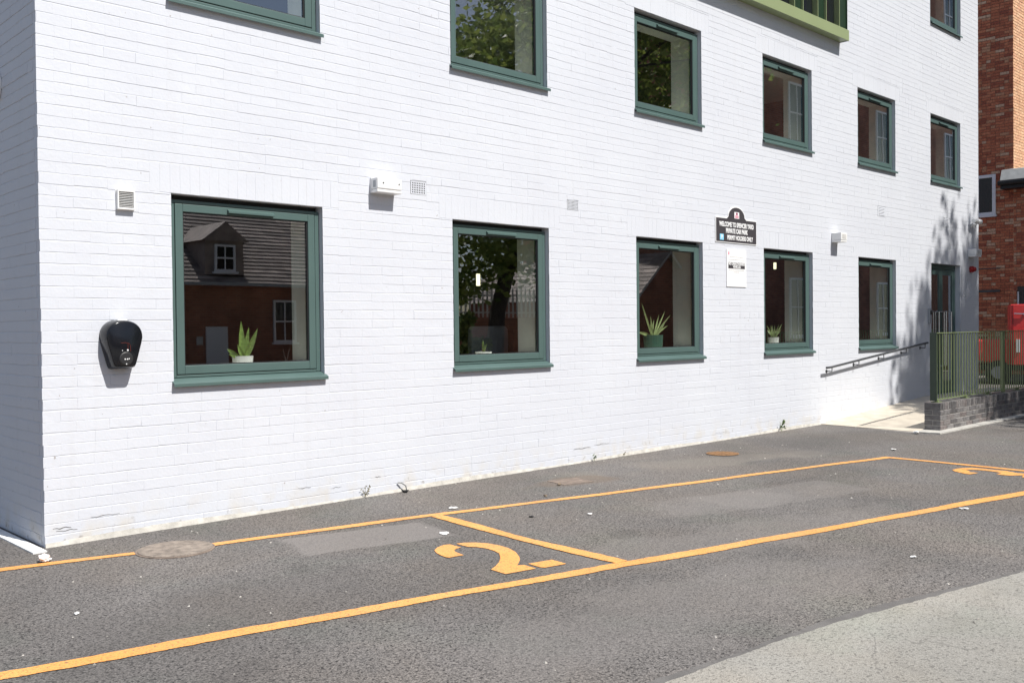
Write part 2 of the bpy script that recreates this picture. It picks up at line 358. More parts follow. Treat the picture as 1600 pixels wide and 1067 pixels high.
def make_leaf(name, c1, c2):
    m = bpy.data.materials.new(name); m.use_nodes = True; n, l, b = nodes(m)
    at = n.new('ShaderNodeAttribute'); at.attribute_name = 'tone'
    x = n.new('ShaderNodeMix'); x.data_type = 'RGBA'; x.inputs[6].default_value = (*c1, 1); x.inputs[7].default_value = (*c2, 1); l.new(at.outputs['Fac'], x.inputs[0])
    b.inputs['Roughness'].default_value = .5; l.new(x.outputs[2], b.inputs['Base Color'])
    tl = n.new('ShaderNodeBsdfTranslucent'); l.new(x.outputs[2], tl.inputs[0])
    mx = n.new('ShaderNodeMixShader'); mx.inputs[0].default_value = .5; l.new(b.outputs[0], mx.inputs[1]); l.new(tl.outputs[0], mx.inputs[2]); l.new(mx.outputs[0], n['Material Output'].inputs[0])
    return m

M = dict(
    white=make_white_paint(),
    asphalt=make_asphalt('asphalt', (.100, .093, .088), (.222, .206, .194), 130),
    path=make_asphalt('worn_pale_asphalt', (.255, .244, .218), (.36, .345, .312), 170, patches=False, contrast=.5),
    paint=make_road_paint(),
    frame=mat('grey_green_frame', (.076, .125, .116), .42, var=.06, vscale=3, bump=.03),
    gasket=mat('black_gasket', (.012, .012, .013), .6),
    glass=make_glass(), clear=make_clear(),
    plaster=mat('interior_plaster', (.85, .87, .80), .8, var=.04),
    room=mat('interior_brown_wall', (.13, .095, .078), .8),
    roomdark=mat('interior_dark', (.05, .045, .042), .8),
    carpet=mat('interior_carpet', (.06, .06, .065), .95, var=.3, vscale=40),
    timber=mat('interior_timber', (.16, .08, .05), .6, var=.3, vscale=6),
    cream=mat('cream_paving', (.56, .50, .41), .8, var=.12, vscale=5, bump=.15, bscale=80),
    concrete=mat('pale_concrete', (.46, .445, .41), .85, var=.15, vscale=9, bump=.3, bscale=60),
    whitestrip=mat('white_painted_edging', (.78, .78, .76), .7, var=.08, vscale=10, bump=.2),
    fillet=mat('cream_fillet', (.60, .575, .52), .85, var=.2, vscale=12, bump=.3),
    crack=mat('exposed_dark_joint', (.16, .155, .15), .9, var=.3, vscale=40),
    oldplate=mat('worn_iron_plate', (.20, .155, .125), .85, var=.35, vscale=14, bump=.5, bscale=90),
    dullred=mat('dull_red_print', (.10, .014, .01), .5),
    plastic=mat('white_plastic', (.78, .78, .77), .4, var=.03),
    grey=mat('grey_plastic', (.33, .35, .37), .5, var=.06),
    lens=mat('black_lens', (.01, .01, .012), .08),
    darkgrey=mat('dark_grey_metal', (.06, .062, .066), .4, var=.15),
    black=mat('gloss_black_plastic', (.008, .009, .012), .17, var=.1, spec=.38),
    matt=mat('matt_black_plastic', (.018, .018, .019), .5),
    red=mat('red_enamel', (.72, .045, .045), .35, var=.05, coat=.3),
    redplastic=mat('red_plastic', (.32, .012, .014), .3),
    rail=mat('olive_green_steel', (.17, .21, .10), .42, var=.08, vscale=6),
    railshade=mat('shaded_green_steel', (.03, .05, .032), .42, var=.08, vscale=6),  # rail green darkened in colour for the shaded side of the end post
    bayfascia=mat('pale_green_metal', (.27, .32, .165), .4, var=.03, vscale=2),
    baydark=mat('dark_green_panel', (.018, .04, .022), .3, var=.1),
    chrome=mat('brushed_steel', (.62, .62, .62), .25, metal=1, var=.05),
    sign=mat('charcoal_sign_face', (.055, .05, .056), .45, var=.03),
    signwhite=mat('white_vinyl', (.84, .84, .84), .5, var=.02),
    pink=mat('pink_print', (.70, .25, .34), .5), signblue=mat('pale_blue_print', (.25, .58, .78), .5), maroon=mat('maroon_print', (.25, .03, .09), .5),
    faint=mat('faded_print', (.55, .54, .52), .5),
    blue_brick=make_brick_mat('charcoal_engineering_brick', [(.10, .095, .096), (.15, .143, .144), (.21, .20, .197), (.16, .135, .13)], .45, .3),
    mortar=mat('pale_mortar', (.42, .40, .37), .95, var=.15, vscale=30, bump=.3),
    redbrick=make_brick_mat('red_stock_brick', [(.30, .085, .05), (.43, .135, .07), (.52, .18, .095), (.48, .22, .12), (.58, .39, .27)], .9),
    redmortar=mat('sooty_mortar', (.22, .12, .085), .95, var=.2, vscale=30),
    buffmortar=mat('dirty_mortar', (.24, .17, .12), .95, var=.2, vscale=30),
    sunlitbrick=make_brick_mat('sunlit_stock_brick', [(.60, .33, .19), (.68, .41, .24), (.74, .47, .29), (.66, .36, .22)], .9),  # the building's brick, with sunlight on the front face put into its colour
    upvc=mat('white_upvc', (.74, .75, .78), .35, var=.02),
    darkglass=mat('dark_window_glass', (.012, .014, .016), .06, spec=.8),
    lead=mat('grey_lead', (.30, .31, .31), .6, var=.15), gutter=mat('black_gutter', (.012, .012, .013), .4),
    farbrick=make_far_brick('dull_red_brickwork', (.30, .115, .068), (.40, .17, .10), (.32, .24, .19), 0),
    slate=mat('brown_slate', (.30, .245, .215), .75, var=.3, vscale=3, tone=.35, bump=.3, bscale=20),
    bark=mat('tree_bark', (.055, .045, .036), .95, var=.35, vscale=7, bump=.8, bscale=18),
    leaf=make_leaf('sunlit_leaf', (.10, .165, .035), (.31, .36, .085)), bushleaf=make_leaf('bush_leaf', (.13, .20, .05), (.32, .36, .10)),
    snake=mat('snake_plant_leaf', (.16, .25, .06), .4, var=.4, vscale=30, tone=.25), aloe=mat('pale_green_leaf', (.27, .34, .14), .45, var=.25, vscale=20, tone=.3),
    yellowleaf=mat('yellowed_leaf', (.42, .38, .10), .5, var=.25),
    weed=mat('weed_leaf', (.17, .24, .07), .6, var=.3, tone=.4), dryweed=mat('dry_weed', (.26, .22, .12), .8, var=.3),
    potwhite=mat('white_ceramic', (.78, .78, .76), .3), potgreen=mat('green_pot', (.05, .14, .10), .45),
    soil=mat('soil', (.05, .035, .025), .95),
    tissue=mat('crumpled_tissue', (.80, .74, .72), .8, var=.08, vscale=40), scrap=mat('white_scrap', (.75, .74, .72), .8), stone=mat('brown_pebble', (.22, .17, .12), .9, var=.3), dark=mat('black_rubber_scrap', (.015, .015, .016), .7),
    cover=mat('cast_concrete_cover', (.24, .20, .165), .9, var=.35, vscale=18, bump=.9, bscale=60), rust=mat('rusty_iron', (.25, .135, .06), .9, var=.45, vscale=25, bump=.8, bscale=90),
    wire=mat('galvanised_wire', (.25, .25, .24), .5), tube=make_emit('lit_tube', (1, .93, .62), 1.6),
    whiteglow=mat('frosted_lamp_glass', (.62, .76, .72), .25), rubber=mat('tyre_rubber', (.02, .02, .02), .8),
    officegrey=mat('office_grey', (.30, .30, .32), .6), alloy=mat('pale_steel_fence', (.55, .55, .53), .6),
)

# ------------------------------------------------------------------ ground
gm = MB(); gm.face([(-300, -300, 0), (300, -300, 0), (300, 300, 0), (-300, 300, 0)])
ground = tag(obj('asphalt_ground', gm, M['asphalt'], fix=False), 'dark grey asphalt of the car park with pale chippings', kind='structure')

def strip(name, pts, width, z=.004, jit=.004, seg=.04, mat_=None, taper=False):
    """a painted line laid along pts, its edges slightly ragged"""
    mb = MB(); L = []
    for a, b in zip(pts[:-1], pts[1:]):
        a = Vector(a); b = Vector(b); n = max(2, int((b-a).length/seg))
        for i in range(n+(b is Vector(pts[-1]))): L.append(a.lerp(b, i/n))
    L.append(Vector(pts[-1]))
    ls = []; rs = []
    for i, p in enumerate(L):
        d = (L[min(i+1, len(L)-1)]-L[max(i-1, 0)]).normalized(); nrm = Vector((-d.y, d.x))
        wv = .007*math.sin(p.x*1.9+p.y*2.3)+.005*math.sin(p.x*4.7-p.y*3.1); ww = width*(1+.09*math.sin(p.x*2.9+p.y*4.1)+.05*math.sin(p.x*7.3+p.y*6))
        ls.append(p+nrm*(ww/2+wv+random.uniform(-jit, jit))); rs.append(p-nrm*(ww/2-wv+random.uniform(-jit, jit)))
    for i in range(len(L)-1):
        mb.face([(rs[i].x, rs[i].y, z), (rs[i+1].x, rs[i+1].y, z), (ls[i+1].x, ls[i+1].y, z), (ls[i].x, ls[i].y, z)])
    return obj(name, mb, mat_ or M['paint'], ground, fix=False)
eu = Vector((.977, -.2135)).normalized()
strip('parking_line', [(-6, .75), (-2, -.10), (-.397, -.416), (.36, -.60)], .085)
strip('parking_line', [(.80, -.735), (2.467, -1.05), (5.288, -1.675), (7.94, -2.22)], .085)
strip('parking_line', [(-8, -.85), (-.944, -2.40), (.137, -2.625), (2.316, -3.10), (4.819, -3.66), (6.536, -4.01), (8.0, -4.33)], .105)
strip('parking_line', [(2.50, -1.10), (2.40, -2.2), (2.37, -3.06)], .10, z=.005)
strip('parking_line', [(7.90, -2.25), (7.85, -3.6), (7.83, -4.26)], .085, z=.005)

def bp0(px, py, z=0.0):
    v = fw + rt2*((px-800)/F_PX) + up2*((533.5-py)/F_PX); s = (z-CAM.z)/v.z; return CAM + v*s
def glyph(name, outlines):
    mb = MB()
    for pts in outlines:
        n = len(mb.v); mb.v += [(p[0], p[1], .004) for p in pts]; mb.f.append(tuple(range(n, n+len(pts)))); mb.t.append(.5); mb.m.append(0)
    o = obj(name, mb, M['paint'], ground, fix=False)
    bm = bmesh.new(); bm.from_mesh(o.data); bmesh.ops.triangulate(bm, faces=bm.faces)
    for f in bm.faces:
        if f.normal.z < 0: f.normal_flip()
    bm.to_mesh(o.data); bm.free(); return o
def smooth2(pts, it=1):
    for _ in range(it):
        q = []
        for i in range(len(pts)):
            a = Vector(pts[i]); b = Vector(pts[(i+1) % len(pts)])
            q += [a.lerp(b, .2), a.lerp(b, .8)]
        pts = [tuple(v) for v in q]
    return pts
def gp(lst, ox, oy, sc): return [tuple(bp0(ox+x/sc, oy+y/sc).xy) for x, y in lst]
two = [[(125, 265), (160, 235), (220, 212), (285, 205), (340, 220), (405, 238), (360, 248), (332, 265), (345, 285), (385, 300), (432, 318), (350, 330), (280, 345), (240, 338), (180, 315), (140, 290)],
       [(352, 198), (440, 188), (560, 186), (680, 195), (800, 215), (900, 245), (970, 285), (1010, 335), (1015, 370), (1000, 405), (985, 425), (1060, 420), (1185, 458), (1060, 480), (865, 515), (715, 468), (765, 430), (800, 390), (812, 345), (800, 300), (740, 270), (650, 245), (560, 233), (480, 232), (410, 215)],
       [(1100, 408), (1350, 365), (1500, 408), (1280, 448), (1230, 445)]]
glyph('painted_number', [gp(o, 660, 820, 6.667) for o in two])
top3 = [[(220, 300), (330, 272), (420, 280), (480, 296), (560, 325), (540, 340), (720, 357), (680, 366), (560, 385), (450, 370), (260, 325)],
        [(350, 268), (560, 258), (800, 272), (1000, 298), (1250, 318), (1400, 348), (1470, 362), (1640, 372), (1640, 402), (1340, 410), (1180, 398), (1065, 380), (1165, 362), (1060, 338), (850, 312), (700, 300), (470, 295)]]
g3 = [gp(o, 1470, 710, 12.3) for o in top3]
ax = Vector(bp0(1470+1480/12.3, 710+420/12.3).xy)           # middle of the figure: the lower bowl mirrors the upper
def mir(p):
    d = Vector(p)-ax; e = Vector((eu.x, eu.y)); a = e*d.dot(e); return tuple(ax + a - (d-a))
g3b = [[mir(p) for p in reversed(o)] for o in g3]
glyph('painted_number', g3+g3b)

# pale worn path in the near corner, a slightly higher skin of older surface
pm = MB(); edge = []
ctrl = [(-14, -2.6), (-4, -3.6), (.0, -4.36), (.953, -4.456), (1.6, -4.50), (2.133, -4.568), (3.0, -4.74), (3.812, -4.892), (6, -5.33), (10, -6.1), (26, -9.3)]
for (a, b) in zip(ctrl[:-1], ctrl[1:]):
    n = max(2, int(math.dist(a, b)/.04)) if -1 < a[0] < 7 else 6
    for i in range(n):
        t = i/n; edge.append((a[0]+(b[0]-a[0])*t, a[1]+(b[1]-a[1])*t+random.uniform(-.006, .006)))
edge.append(ctrl[-1])
for a, b in zip(edge[:-1], edge[1:]):
    pm.face([(a[0], a[1], .0), (b[0], b[1], 0), (b[0], b[1]-.012, .009), (a[0], a[1]-.012, .009)])
    pm.face([(a[0], a[1]-.012, .009), (b[0], b[1]-.012, .009), (b[0]-.4, b[1]-10, .009), (a[0]-.4, a[1]-10, .009)])
tag(obj('pale_path', pm, M['path'], fix=False), 'pale worn path surface in the near corner', kind='structure')
sm = MB()                                # darker grey band along the seam
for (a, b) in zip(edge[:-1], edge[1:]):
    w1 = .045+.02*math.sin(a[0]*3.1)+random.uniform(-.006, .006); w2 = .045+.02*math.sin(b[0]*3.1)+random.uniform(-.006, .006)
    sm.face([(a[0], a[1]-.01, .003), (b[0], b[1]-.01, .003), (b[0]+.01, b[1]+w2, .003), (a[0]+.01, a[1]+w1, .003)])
obj('seam_band', sm, mat('seam_band', (.135, .127, .120), .8, var=.2, vscale=7, bump=.3, bscale=150), ground)
# white edging along the shaded side wall
em = MB(); em.prism([(-.118, .0), (-.03, .0), (-.03, .009), (-.036, .012), (-.112, .012), (-.118, .009)], -.13, 9.0)
tag(obj('white_edging', em, M['whitestrip']), 'white painted edging strip at the foot of the shaded side wall', kind='structure')

# ramp: two strips of cream slabs rising to the door
def rz(x): return max(0.006, min(.195, (x-10.45)*.0535))
ramp = obj('ramp_base', (lambda mb: (mb.mesh([(10.42, -1.42, -.05), (17.2, -1.42, -.05), (17.2, .0, -.05), (10.62, 0, -.05), (10.42, -1.42, .001), (14.1, -1.42, .18), (17.2, -1.42, .18), (17.2, 0, .18), (14.1, 0, .18), (10.62, 0, .001)],
        [(4, 5, 8, 9), (5, 6, 7, 8), (0, 1, 6, 5, 4), (1, 2, 7, 6), (0, 4, 9, 3)]), mb)[1])(MB()), M['mortar'])
tag(ramp, 'concrete base under the cream entrance ramp', kind='structure')
for (ya, yb, off) in ((-1.415, -.56, 0), (-.55, -.004, .25)):
    x = 10.46+off*.3
    while x < 17:
        x2 = min(x+1.5, 17.19); mb = MB(); yB0 = yb
        if x < 14.05 < x2: xs = [x, 14.09, x2]
        else: xs = [x, x2]
        P = []
        for xx in xs:
            for yy in (ya, yb): P.append((xx+(.0 if xx != x2 else -.008)+(0.12 if (xx == x and x < 10.6) else 0)*(yy-ya)/1.4, yy, rz(xx)+.004))
        k = len(xs)
        top = [(2*i, 2*i+2, 2*i+3, 2*i+1) for i in range(k-1)]
        Q = [(p[0], p[1], p[2]-.03) for p in P]
        sides = [(2*i, 2*k+2*i, 2*k+2*i+2, 2*i+2) for i in range(k-1)] + [(2*i+1, 2*i+3, 2*k+2*i+3, 2*k+2*i+1) for i in range(k-1)] + [(0, 1, 2*k+1, 2*k), (2*k-2, 4*k-2, 4*k-1, 2*k-1)]
        mb.mesh(P+Q, top+sides, random.random()); obj('paving_slab', mb, M['cream'], ramp); x = x2

# ------------------------------------------------------------------ the white building
BX, BZ, BD = 16.62, 8.7, 10.0
bld = thing('white_brick_building', 'white painted brick office building with grey green windows', 'building')
GX = [.9175, 3.6392, 6.3741, 9.0763, 11.7775]; UX = GX + [14.4581]
WW = 1.303; GZ0, GZ1 = 1.055, 2.472; UZ0, UZ1 = 3.885, 5.056; TZ0, TZ1 = 6.612, 7.78
DX0, DX1, DZ0, DZ1 = 14.465, 15.731, .185, 2.482
wins = [(x, x+WW, GZ0, GZ1) for x in GX] + [(x, x+WW, UZ0, UZ1) for x in UX] + [(UX[5], UX[5]+WW+.03, TZ0, TZ1)]
holes = wins + [(DX0, DX1, DZ0, DZ1)]
bayhole = (5.2, 11.18, 5.66, 8.2)
vents = [(3.148, 3.33, 2.664, 2.786), (5.225, 5.404, 2.685, 2.79), (12.43, 12.72, 3.14, 3.30), (14.993, 15.272, 3.13, 3.30)]

def panel(mb, x0, x1, z0, z1, hs, y):
    xs = sorted({x0, x1, *[h[0] for h in hs], *[h[1] for h in hs]}); zs = sorted({z0, z1, *[h[2] for h in hs], *[h[3] for h in hs]})
    for a, b in zip(xs[:-1], xs[1:]):
        for c, d in zip(zs[:-1], zs[1:]):
            mx, mz = (a+b)/2, (c+d)/2
            if any(h[0] < mx < h[1] and h[2] < mz < h[3] for h in hs): continue
            mb.face([(a, y, c), (b, y, c), (b, y, d), (a, y, d)])
wm = MB(); panel(wm, 0, BX, 0, BZ, holes+vents, .0012)
for h in holes:
    x0, x1, z0, z1 = h; ya, yb = .0012, .16
    wm.face([(x0, ya, z0), (x0, ya, z1), (x0, yb, z1), (x0, yb, z0)]); wm.face([(x1, ya, z0), (x1, yb, z0), (x1, yb, z1), (x1, ya, z1)])
    wm.face([(x0, ya, z1), (x1, ya, z1), (x1, yb, z1), (x0, yb, z1)]); wm.face([(x0, ya, z0), (x0, yb, z0), (x1, yb, z0), (x1, ya, z0)])
fw_wall = obj('facade_wall', wm, M['white'], bld, fix=False)

def rect_minus(rects, hole):
    out = []
    for (a, b, c, d) in rects:
        x0, x1, z0, z1 = hole
        if b <= x0 or a >= x1 or d <= z0 or c >= z1: out.append((a, b, c, d)); continue
        if a < x0: out.append((a, x0, c, d))
        if b > x1: out.append((x1, b, c, d))
        ia, ib = max(a, x0), min(b, x1)
        if c < z0: out.append((ia, ib, c, z0))
        if d > z1: out.append((ia, ib, z1, d))
    return [r for r in out if r[1]-r[0] > .012 and r[3]-r[2] > .010]

def brick_shape(w, h, proj, soft=.004, ragged=0.0, endsoft=1.1, back=.006):
    """one brick face, centred, facing -Y: a worn front with rounded arrises and short sides. Front lies proj in front of 0"""
    j = lambda a: random.uniform(-a, a)
    hw, hh = w/2, h/2; n = 4 if w > .1 else 2
    rx = ragged if endsoft > .5 else 0
    xs = [-hw+w*i/(n-1) for i in range(n)]
    o2 = [(x+(j(rx) if abs(abs(x)-hw) < 1e-6 else j(.01)), -hh+j(ragged)) for x in xs] + [(x+(j(rx) if abs(abs(x)-hw) < 1e-6 else j(.01)), hh+j(ragged)) for x in reversed(xs)]
    k = len(o2)
    front = [((x-math.copysign(soft*endsoft, x)) if i in (0, n-1, n, k-1) else x, z-math.copysign(soft*.8, z)) for i, (x, z) in enumerate(o2)]
    jy = .0007 if endsoft > .5 else .0003
    V = [(x, -proj+j(jy), z) for x, z in front] + [(x, -proj+soft*.55, z) for x, z in o2] + [(x, back, z) for x, z in o2]
    Fc = [tuple(range(k))] + [(i, i+k, (i+1) % k+k, (i+1) % k) for i in range(k)] + [(i+k, i+2*k, (i+1) % k+2*k, (i+1) % k+k) for i in range(k)]
    return V, Fc

def lay_bricks(rects, parent, mats, place, limit=300, ragged=.0017, projr=(.0002, .0017), soft=.0026, toner=random.random, opens=False, name='brick'):
    """rects: (a,b,z0,z1) in wall coords; place(a,y,z) -> point. The largest in view become objects, the rest one stuff part"""
    items = []
    for r in rects:
        c = place((r[0]+r[1])/2, 0, (r[2]+r[3])/2); d = visible(c)
        full = (r[1]-r[0]) > .08 and (r[3]-r[2]) > .05
        items.append((d if (d and full) else 1e9, r if not (opens and full and random.random() < .16) else (r[0], r[1], r[2]+random.uniform(.002, .0055), r[3])))
    items.sort(key=lambda t: t[0])
    rest = MB(); cnt = 0
    for d, r in items:
        if not opens: pj, es = random.uniform(*projr), 1.1
        else: pj, es = (projr[0]+projr[1])/2+(projr[1]-projr[0])*.35*math.sin(r[0]*2.3+r[2]*41)+random.uniform(-.0002, .0002)+(random.uniform(-.0008, .0008) if random.random() < .10 else 0), (.7 if random.random() < (.10 if r[1]-r[0] > .1 else .03) else 0.0)
        V, Fc = brick_shape(r[1]-r[0], r[3]-r[2], pj, soft, ragged, es); tn = toner()
        cx, cz = (r[0]+r[1])/2, (r[2]+r[3])/2
        C0 = Vector(place(cx, 0, cz)); W = [Vector(place(cx+v[0], v[1], cz+v[2])) for v in V]
        if cnt < limit and d < 1e8:
            mb = MB(); mb.mesh([tuple(p-C0) for p in W], Fc, tn); obj(name, mb, mats, parent, tuple(C0), fix=False); cnt += 1
        else: rest.mesh(W, Fc, tn)
    if rest.f:
        o = obj(name+'work', rest, mats, parent, fix=False); o['kind'] = 'stuff'
    return cnt

CH = .0768
def wall_rects(x0, x1, z0, z1, course=CH, bw=.2265, bed=.0027, perp=.0003, start=0.0, zbase=0.0, headers=.05):
    out = []; i = 0; z = zbase
    while z < z1-.02:
        off = (0 if i % 2 == 0 else -bw/2) + random.uniform(-.008, .008) + start
        x = x0+off; wav = random.uniform(-.0012, .0012)
        while x < x1:
            b = bw if random.random() > headers else bw*.5
            a_, b_ = max(x, x0), min(x+b-perp, x1)
            if b_-a_ > .015: out.append((a_, b_, max(z0, z+bed*.5+wav), min(z1, z+course-bed*.5+wav)))
            x += b
        z += course; i += 1
    return out
rects = wall_rects(-.0035, BX, .0, BZ)
lint = []
for (x0, x1, z0, z1) in wins + [(DX0, DX1, DZ0, DZ1)]:
    lint.append((x0-.16, x1+.16, z1, z1+.222))
cut = holes + lint + vents
mid = []
for r in rects:
    q = [r]
    for h in cut:
        if r[1] > h[0] and r[0] < h[1] and r[3] > h[2] and r[2] < h[3]: q = rect_minus(q, h)
    mid += q
for (x0, x1, z0, z1) in lint:                    # soldier courses over the openings
    n = round((x1-x0)/.0765); p = (x1-x0)/n
    for i in range(n): mid.append((x0+i*p+.0003, x0+(i+1)*p-.0003, z0+.001, z1-.0025))
lay_bricks(mid, fw_wall, M['white'], lambda a, y, z: (a, y, z), 300, opens=True)

# chips and settlement cracks at the foot of the wall: broken, set-back brick edges
def crack(x, z, ln, h=.008, sag=.01, d=.012):
    mb = MB(); n = 12; zz = [z+sag*.35*math.sin(i*.9+x*7)+random.uniform(-.0015, .0015) for i in range(n+1)]; hh = [max(.0008, h*.55*math.sin(math.pi*(i+.02)/(n+.04))*random.uniform(.5, 1.1)) for i in range(n+1)]
    for i in range(n):
        a = x+ln*i/n; b = x+ln*(i+1)/n; mb.prism([(a, zz[i]), (b, zz[i+1]), (b, zz[i+1]+hh[i+1]), (a, zz[i]+hh[i])], -.0032, .004)
    return obj('crack_edge', mb, M['crack'], fw_wall)
for a in ((.30, .165, .20, .007), (5.28, .15, .28, .009), (5.62, .168, .25, .007), (.05, .12, .12, .009), (.07, .10, .14, .006), (2.27, .12, .10, .006), (1.95, .155, .12, .005), (2.72, .16, .06, .006), (7.9, .10, .3, .005)): crack(*a)

# white fillet where wall meets tarmac
fm = MB(); x = 0.0
while x < 10.6:
    x2 = min(x+.12, 10.6); h1 = .026+.014*math.sin(x*2.1)+random.uniform(0, .006); h2 = .026+.014*math.sin(x2*2.1)+random.uniform(0, .006)
    d1 = .0075+random.uniform(0, .004)
    fm.mesh([(x, -d1, 0), (x2, -d1, 0), (x2, -.006, h2), (x, -.006, h1)], [(0, 1, 2, 3)]); x = x2
obj('wall_fillet', fm, M['fillet'], bld, fix=False)

# shaded side wall
sw = MB(); sw.face([(.0015, BD, 0), (.0015, 0.0012, 0), (.0015, .0012, BZ), (.0015, BD, BZ)])
side = obj('side_wall', sw, M['white'], bld, fix=False)
lay_bricks(wall_rects(-.0, 3.0, 0, BZ, bed=.0062, start=.07, headers=.3), side, M['white'], lambda a, y, z: (y, a, z), 300, opens=True, ragged=.002, projr=(.0003, .003))
ow = MB()
ow.face([(BX, 0.0045, 0), (BX, BD, 0), (BX, BD, BZ), (BX, .0045, BZ)]); ow.face([(BX, BD, 0), (0.0045, BD, 0), (0.0045, BD, BZ), (BX, BD, BZ)])
obj('rear_walls', ow, M['white'], bld, fix=False)
rf = MB(); rf.box(-.03, BX+.03, -.03, BD+.03, BZ, BZ+.12); obj('roof_slab', rf, M['lead'], bld)

# interior: floors, back wall, partitions
im = MB()
im.box(.40, BX-.1, .16, BD-.1, .02, .14); obj('ground_floor', im, M['carpet'], bld)
im = MB(); im.box(.02, BX-.02, .17, BD-.1, 2.85, 3.05); im.box(.02, BX-.02, .17, BD-.1, 5.6, 5.8); obj('floor_slab', im, M['plaster'], bld)
im = MB(); im.box(.02, BX-.02, 5.2, 5.3, .14, BZ-.02); obj('room_wall', im, M['room'], bld)
for xx in (2.93, 8.4, 13.8): 
    im = MB(); im.box(xx, xx+.1, .42, 5.2, .14, 2.85); im.box(xx, xx+.1, .42, 5.2, 3.05, 5.6); obj('partition', im, M['roomdark'], bld)
# inner leaf of the facade with plastered window linings
im = MB(); lin = [(x0+.05, x1-.05, z0+.10, z1-.05) for (x0, x1, z0, z1) in holes]
panel(im, .02, BX-.02, .0, BZ-.02, lin, .42)
obj('inner_leaf', im, M['room'], bld, fix=False)

# one window of each height, then copies
def make_window(name, w_, h_, hood=True):
    """local origin at the lower left corner of the opening, outer wall face at y=0"""
    e = bpy.data.objects.new(name, None); COL.objects.link(e); e.parent = bld
    zs = .050                                           # sill zone
    ys = .052                                           # set-back of the frame
    f = MB(); x0, x1, z0, z1 = .006, w_-.004, zs, h_-.036; t = .040
    for a in ((x0, x0+t, ys, ys+.07, z0, z1), (x1-t, x1, ys, ys+.07, z0, z1), (x0+t, x1-t, ys, ys+.07, z1-.024, z1), (x0+t, x1-t, ys, ys+.07, z0, z0+.018)): f.box(*a)
    obj('frame', f, M['frame'], e, bevel=.003)
    s = MB(); g = .004; a0, a1, b0, b1 = x0+t+g, x1-t-g, z0+.018+g+.002, z1-.024-g; st = .062; y0 = ys-.004
    for a in ((a0, a0+st, y0, y0+.06, b0, b1), (a1-st, a1, y0, y0+.06, b0, b1), (a0+st, a1-st, y0, y0+.06, b1-st*.95, b1), (a0+st, a1-st, y0, y0+.06, b0, b0+st*1.05)): s.box(*a)
    obj('sash', s, M['frame'], e, bevel=.004)
    hg = MB(); hg.box(.004, w_-.004, ys+.045, ys+.06, h_-.037, h_-.001); obj('head_shade_strip', hg, M['gasket'], e)  # black strip added to deepen the shade under the lintel
    ga = MB(); q0, q1, r0, r1 = a0+st, a1-st, b0+st*1.05, b1-st*.95
    for a in ((q0, q0+.008, y0+.012, y0+.03, r0, r1), (q1-.008, q1, y0+.012, y0+.03, r0, r1), (q0+.008, q1-.008, y0+.012, y0+.03, r1-.008, r1), (q0+.008, q1-.008, y0+.012, y0+.03, r0, r0+.008)): ga.box(*a)
    obj('gasket', ga, M['gasket'], e)
    pb = MB(); pb.box(q0+.002, q1-.002, y0+.022, y0+.046, r0+.002, r1-.002); pb.m = [0 if i == 2 else 1 for i in range(6)]
    obj('pane', pb, [M['glass'], M['clear']], e)
    sl = MB(); ov = .018
    prof = [(.075, zs-.002), (ys-.012, zs-.004), (-.034, .014), (-.039, .009), (-.039, -.013), (-.034, -.015), (-.031, .004), (ys-.014, .030), (.075, .034)]
    ov = .013; n = len(prof); P = [(-ov, y, z) for y, z in prof]+[(w_+ov, y, z) for y, z in prof]
    sl.mesh(P, [tuple(range(n)), tuple(range(2*n-1, n-1, -1))]+[(i, i+n, (i+1) % n+n, (i+1) % n) for i in range(n)])
    obj('sill', sl, M['frame'], e)
    if hood:
        hd = MB(); c = w_/2+.02; hw = .20; zt = b1-.014
        hd.mesh([(c-hw, y0-.001, zt), (c+hw, y0-.001, zt), (c+hw, y0-.028, zt-.016), (c-hw, y0-.028, zt-.016), (c-hw, y0-.028, zt-.030), (c+hw, y0-.028, zt-.030), (c-hw, y0-.001, zt-.030), (c+hw, y0-.001, zt-.030)],
                [(0, 3, 2, 1), (3, 4, 5, 2), (4, 6, 7, 5), (0, 6, 4, 3), (1, 2, 5, 7)])
        obj('vent_hood', hd, M['frame'], e)
    # plaster lining and inner board
    ln = MB(); yi = ys+.07; yo = .419
    ln.box(.012, .05, yi, yo, .1, h_-.05); ln.box(w_-.05, w_-.012, yi, yo, .1, h_-.05); ln.box(.012, w_-.012, yi, yo, h_-.05, h_-.012); ln.box(.012, w_-.012, yi, yo+.02, .075, .118)
    obj('lining', ln, M['plaster'], e)
    return e
def put(e, x, z, first):
    o = e if first else dup(e, bld)
    o.location = (x, 0, z); return o
pg = make_window('window', WW, GZ1-GZ0)
for i, x in enumerate(GX): put(pg, x, GZ0, i == 0)
pu = make_window('window', WW, UZ1-UZ0)
for i, x in enumerate(UX): put(pu, x, UZ0, i == 0)
put(pu, UX[5]+.02, TZ0, False)

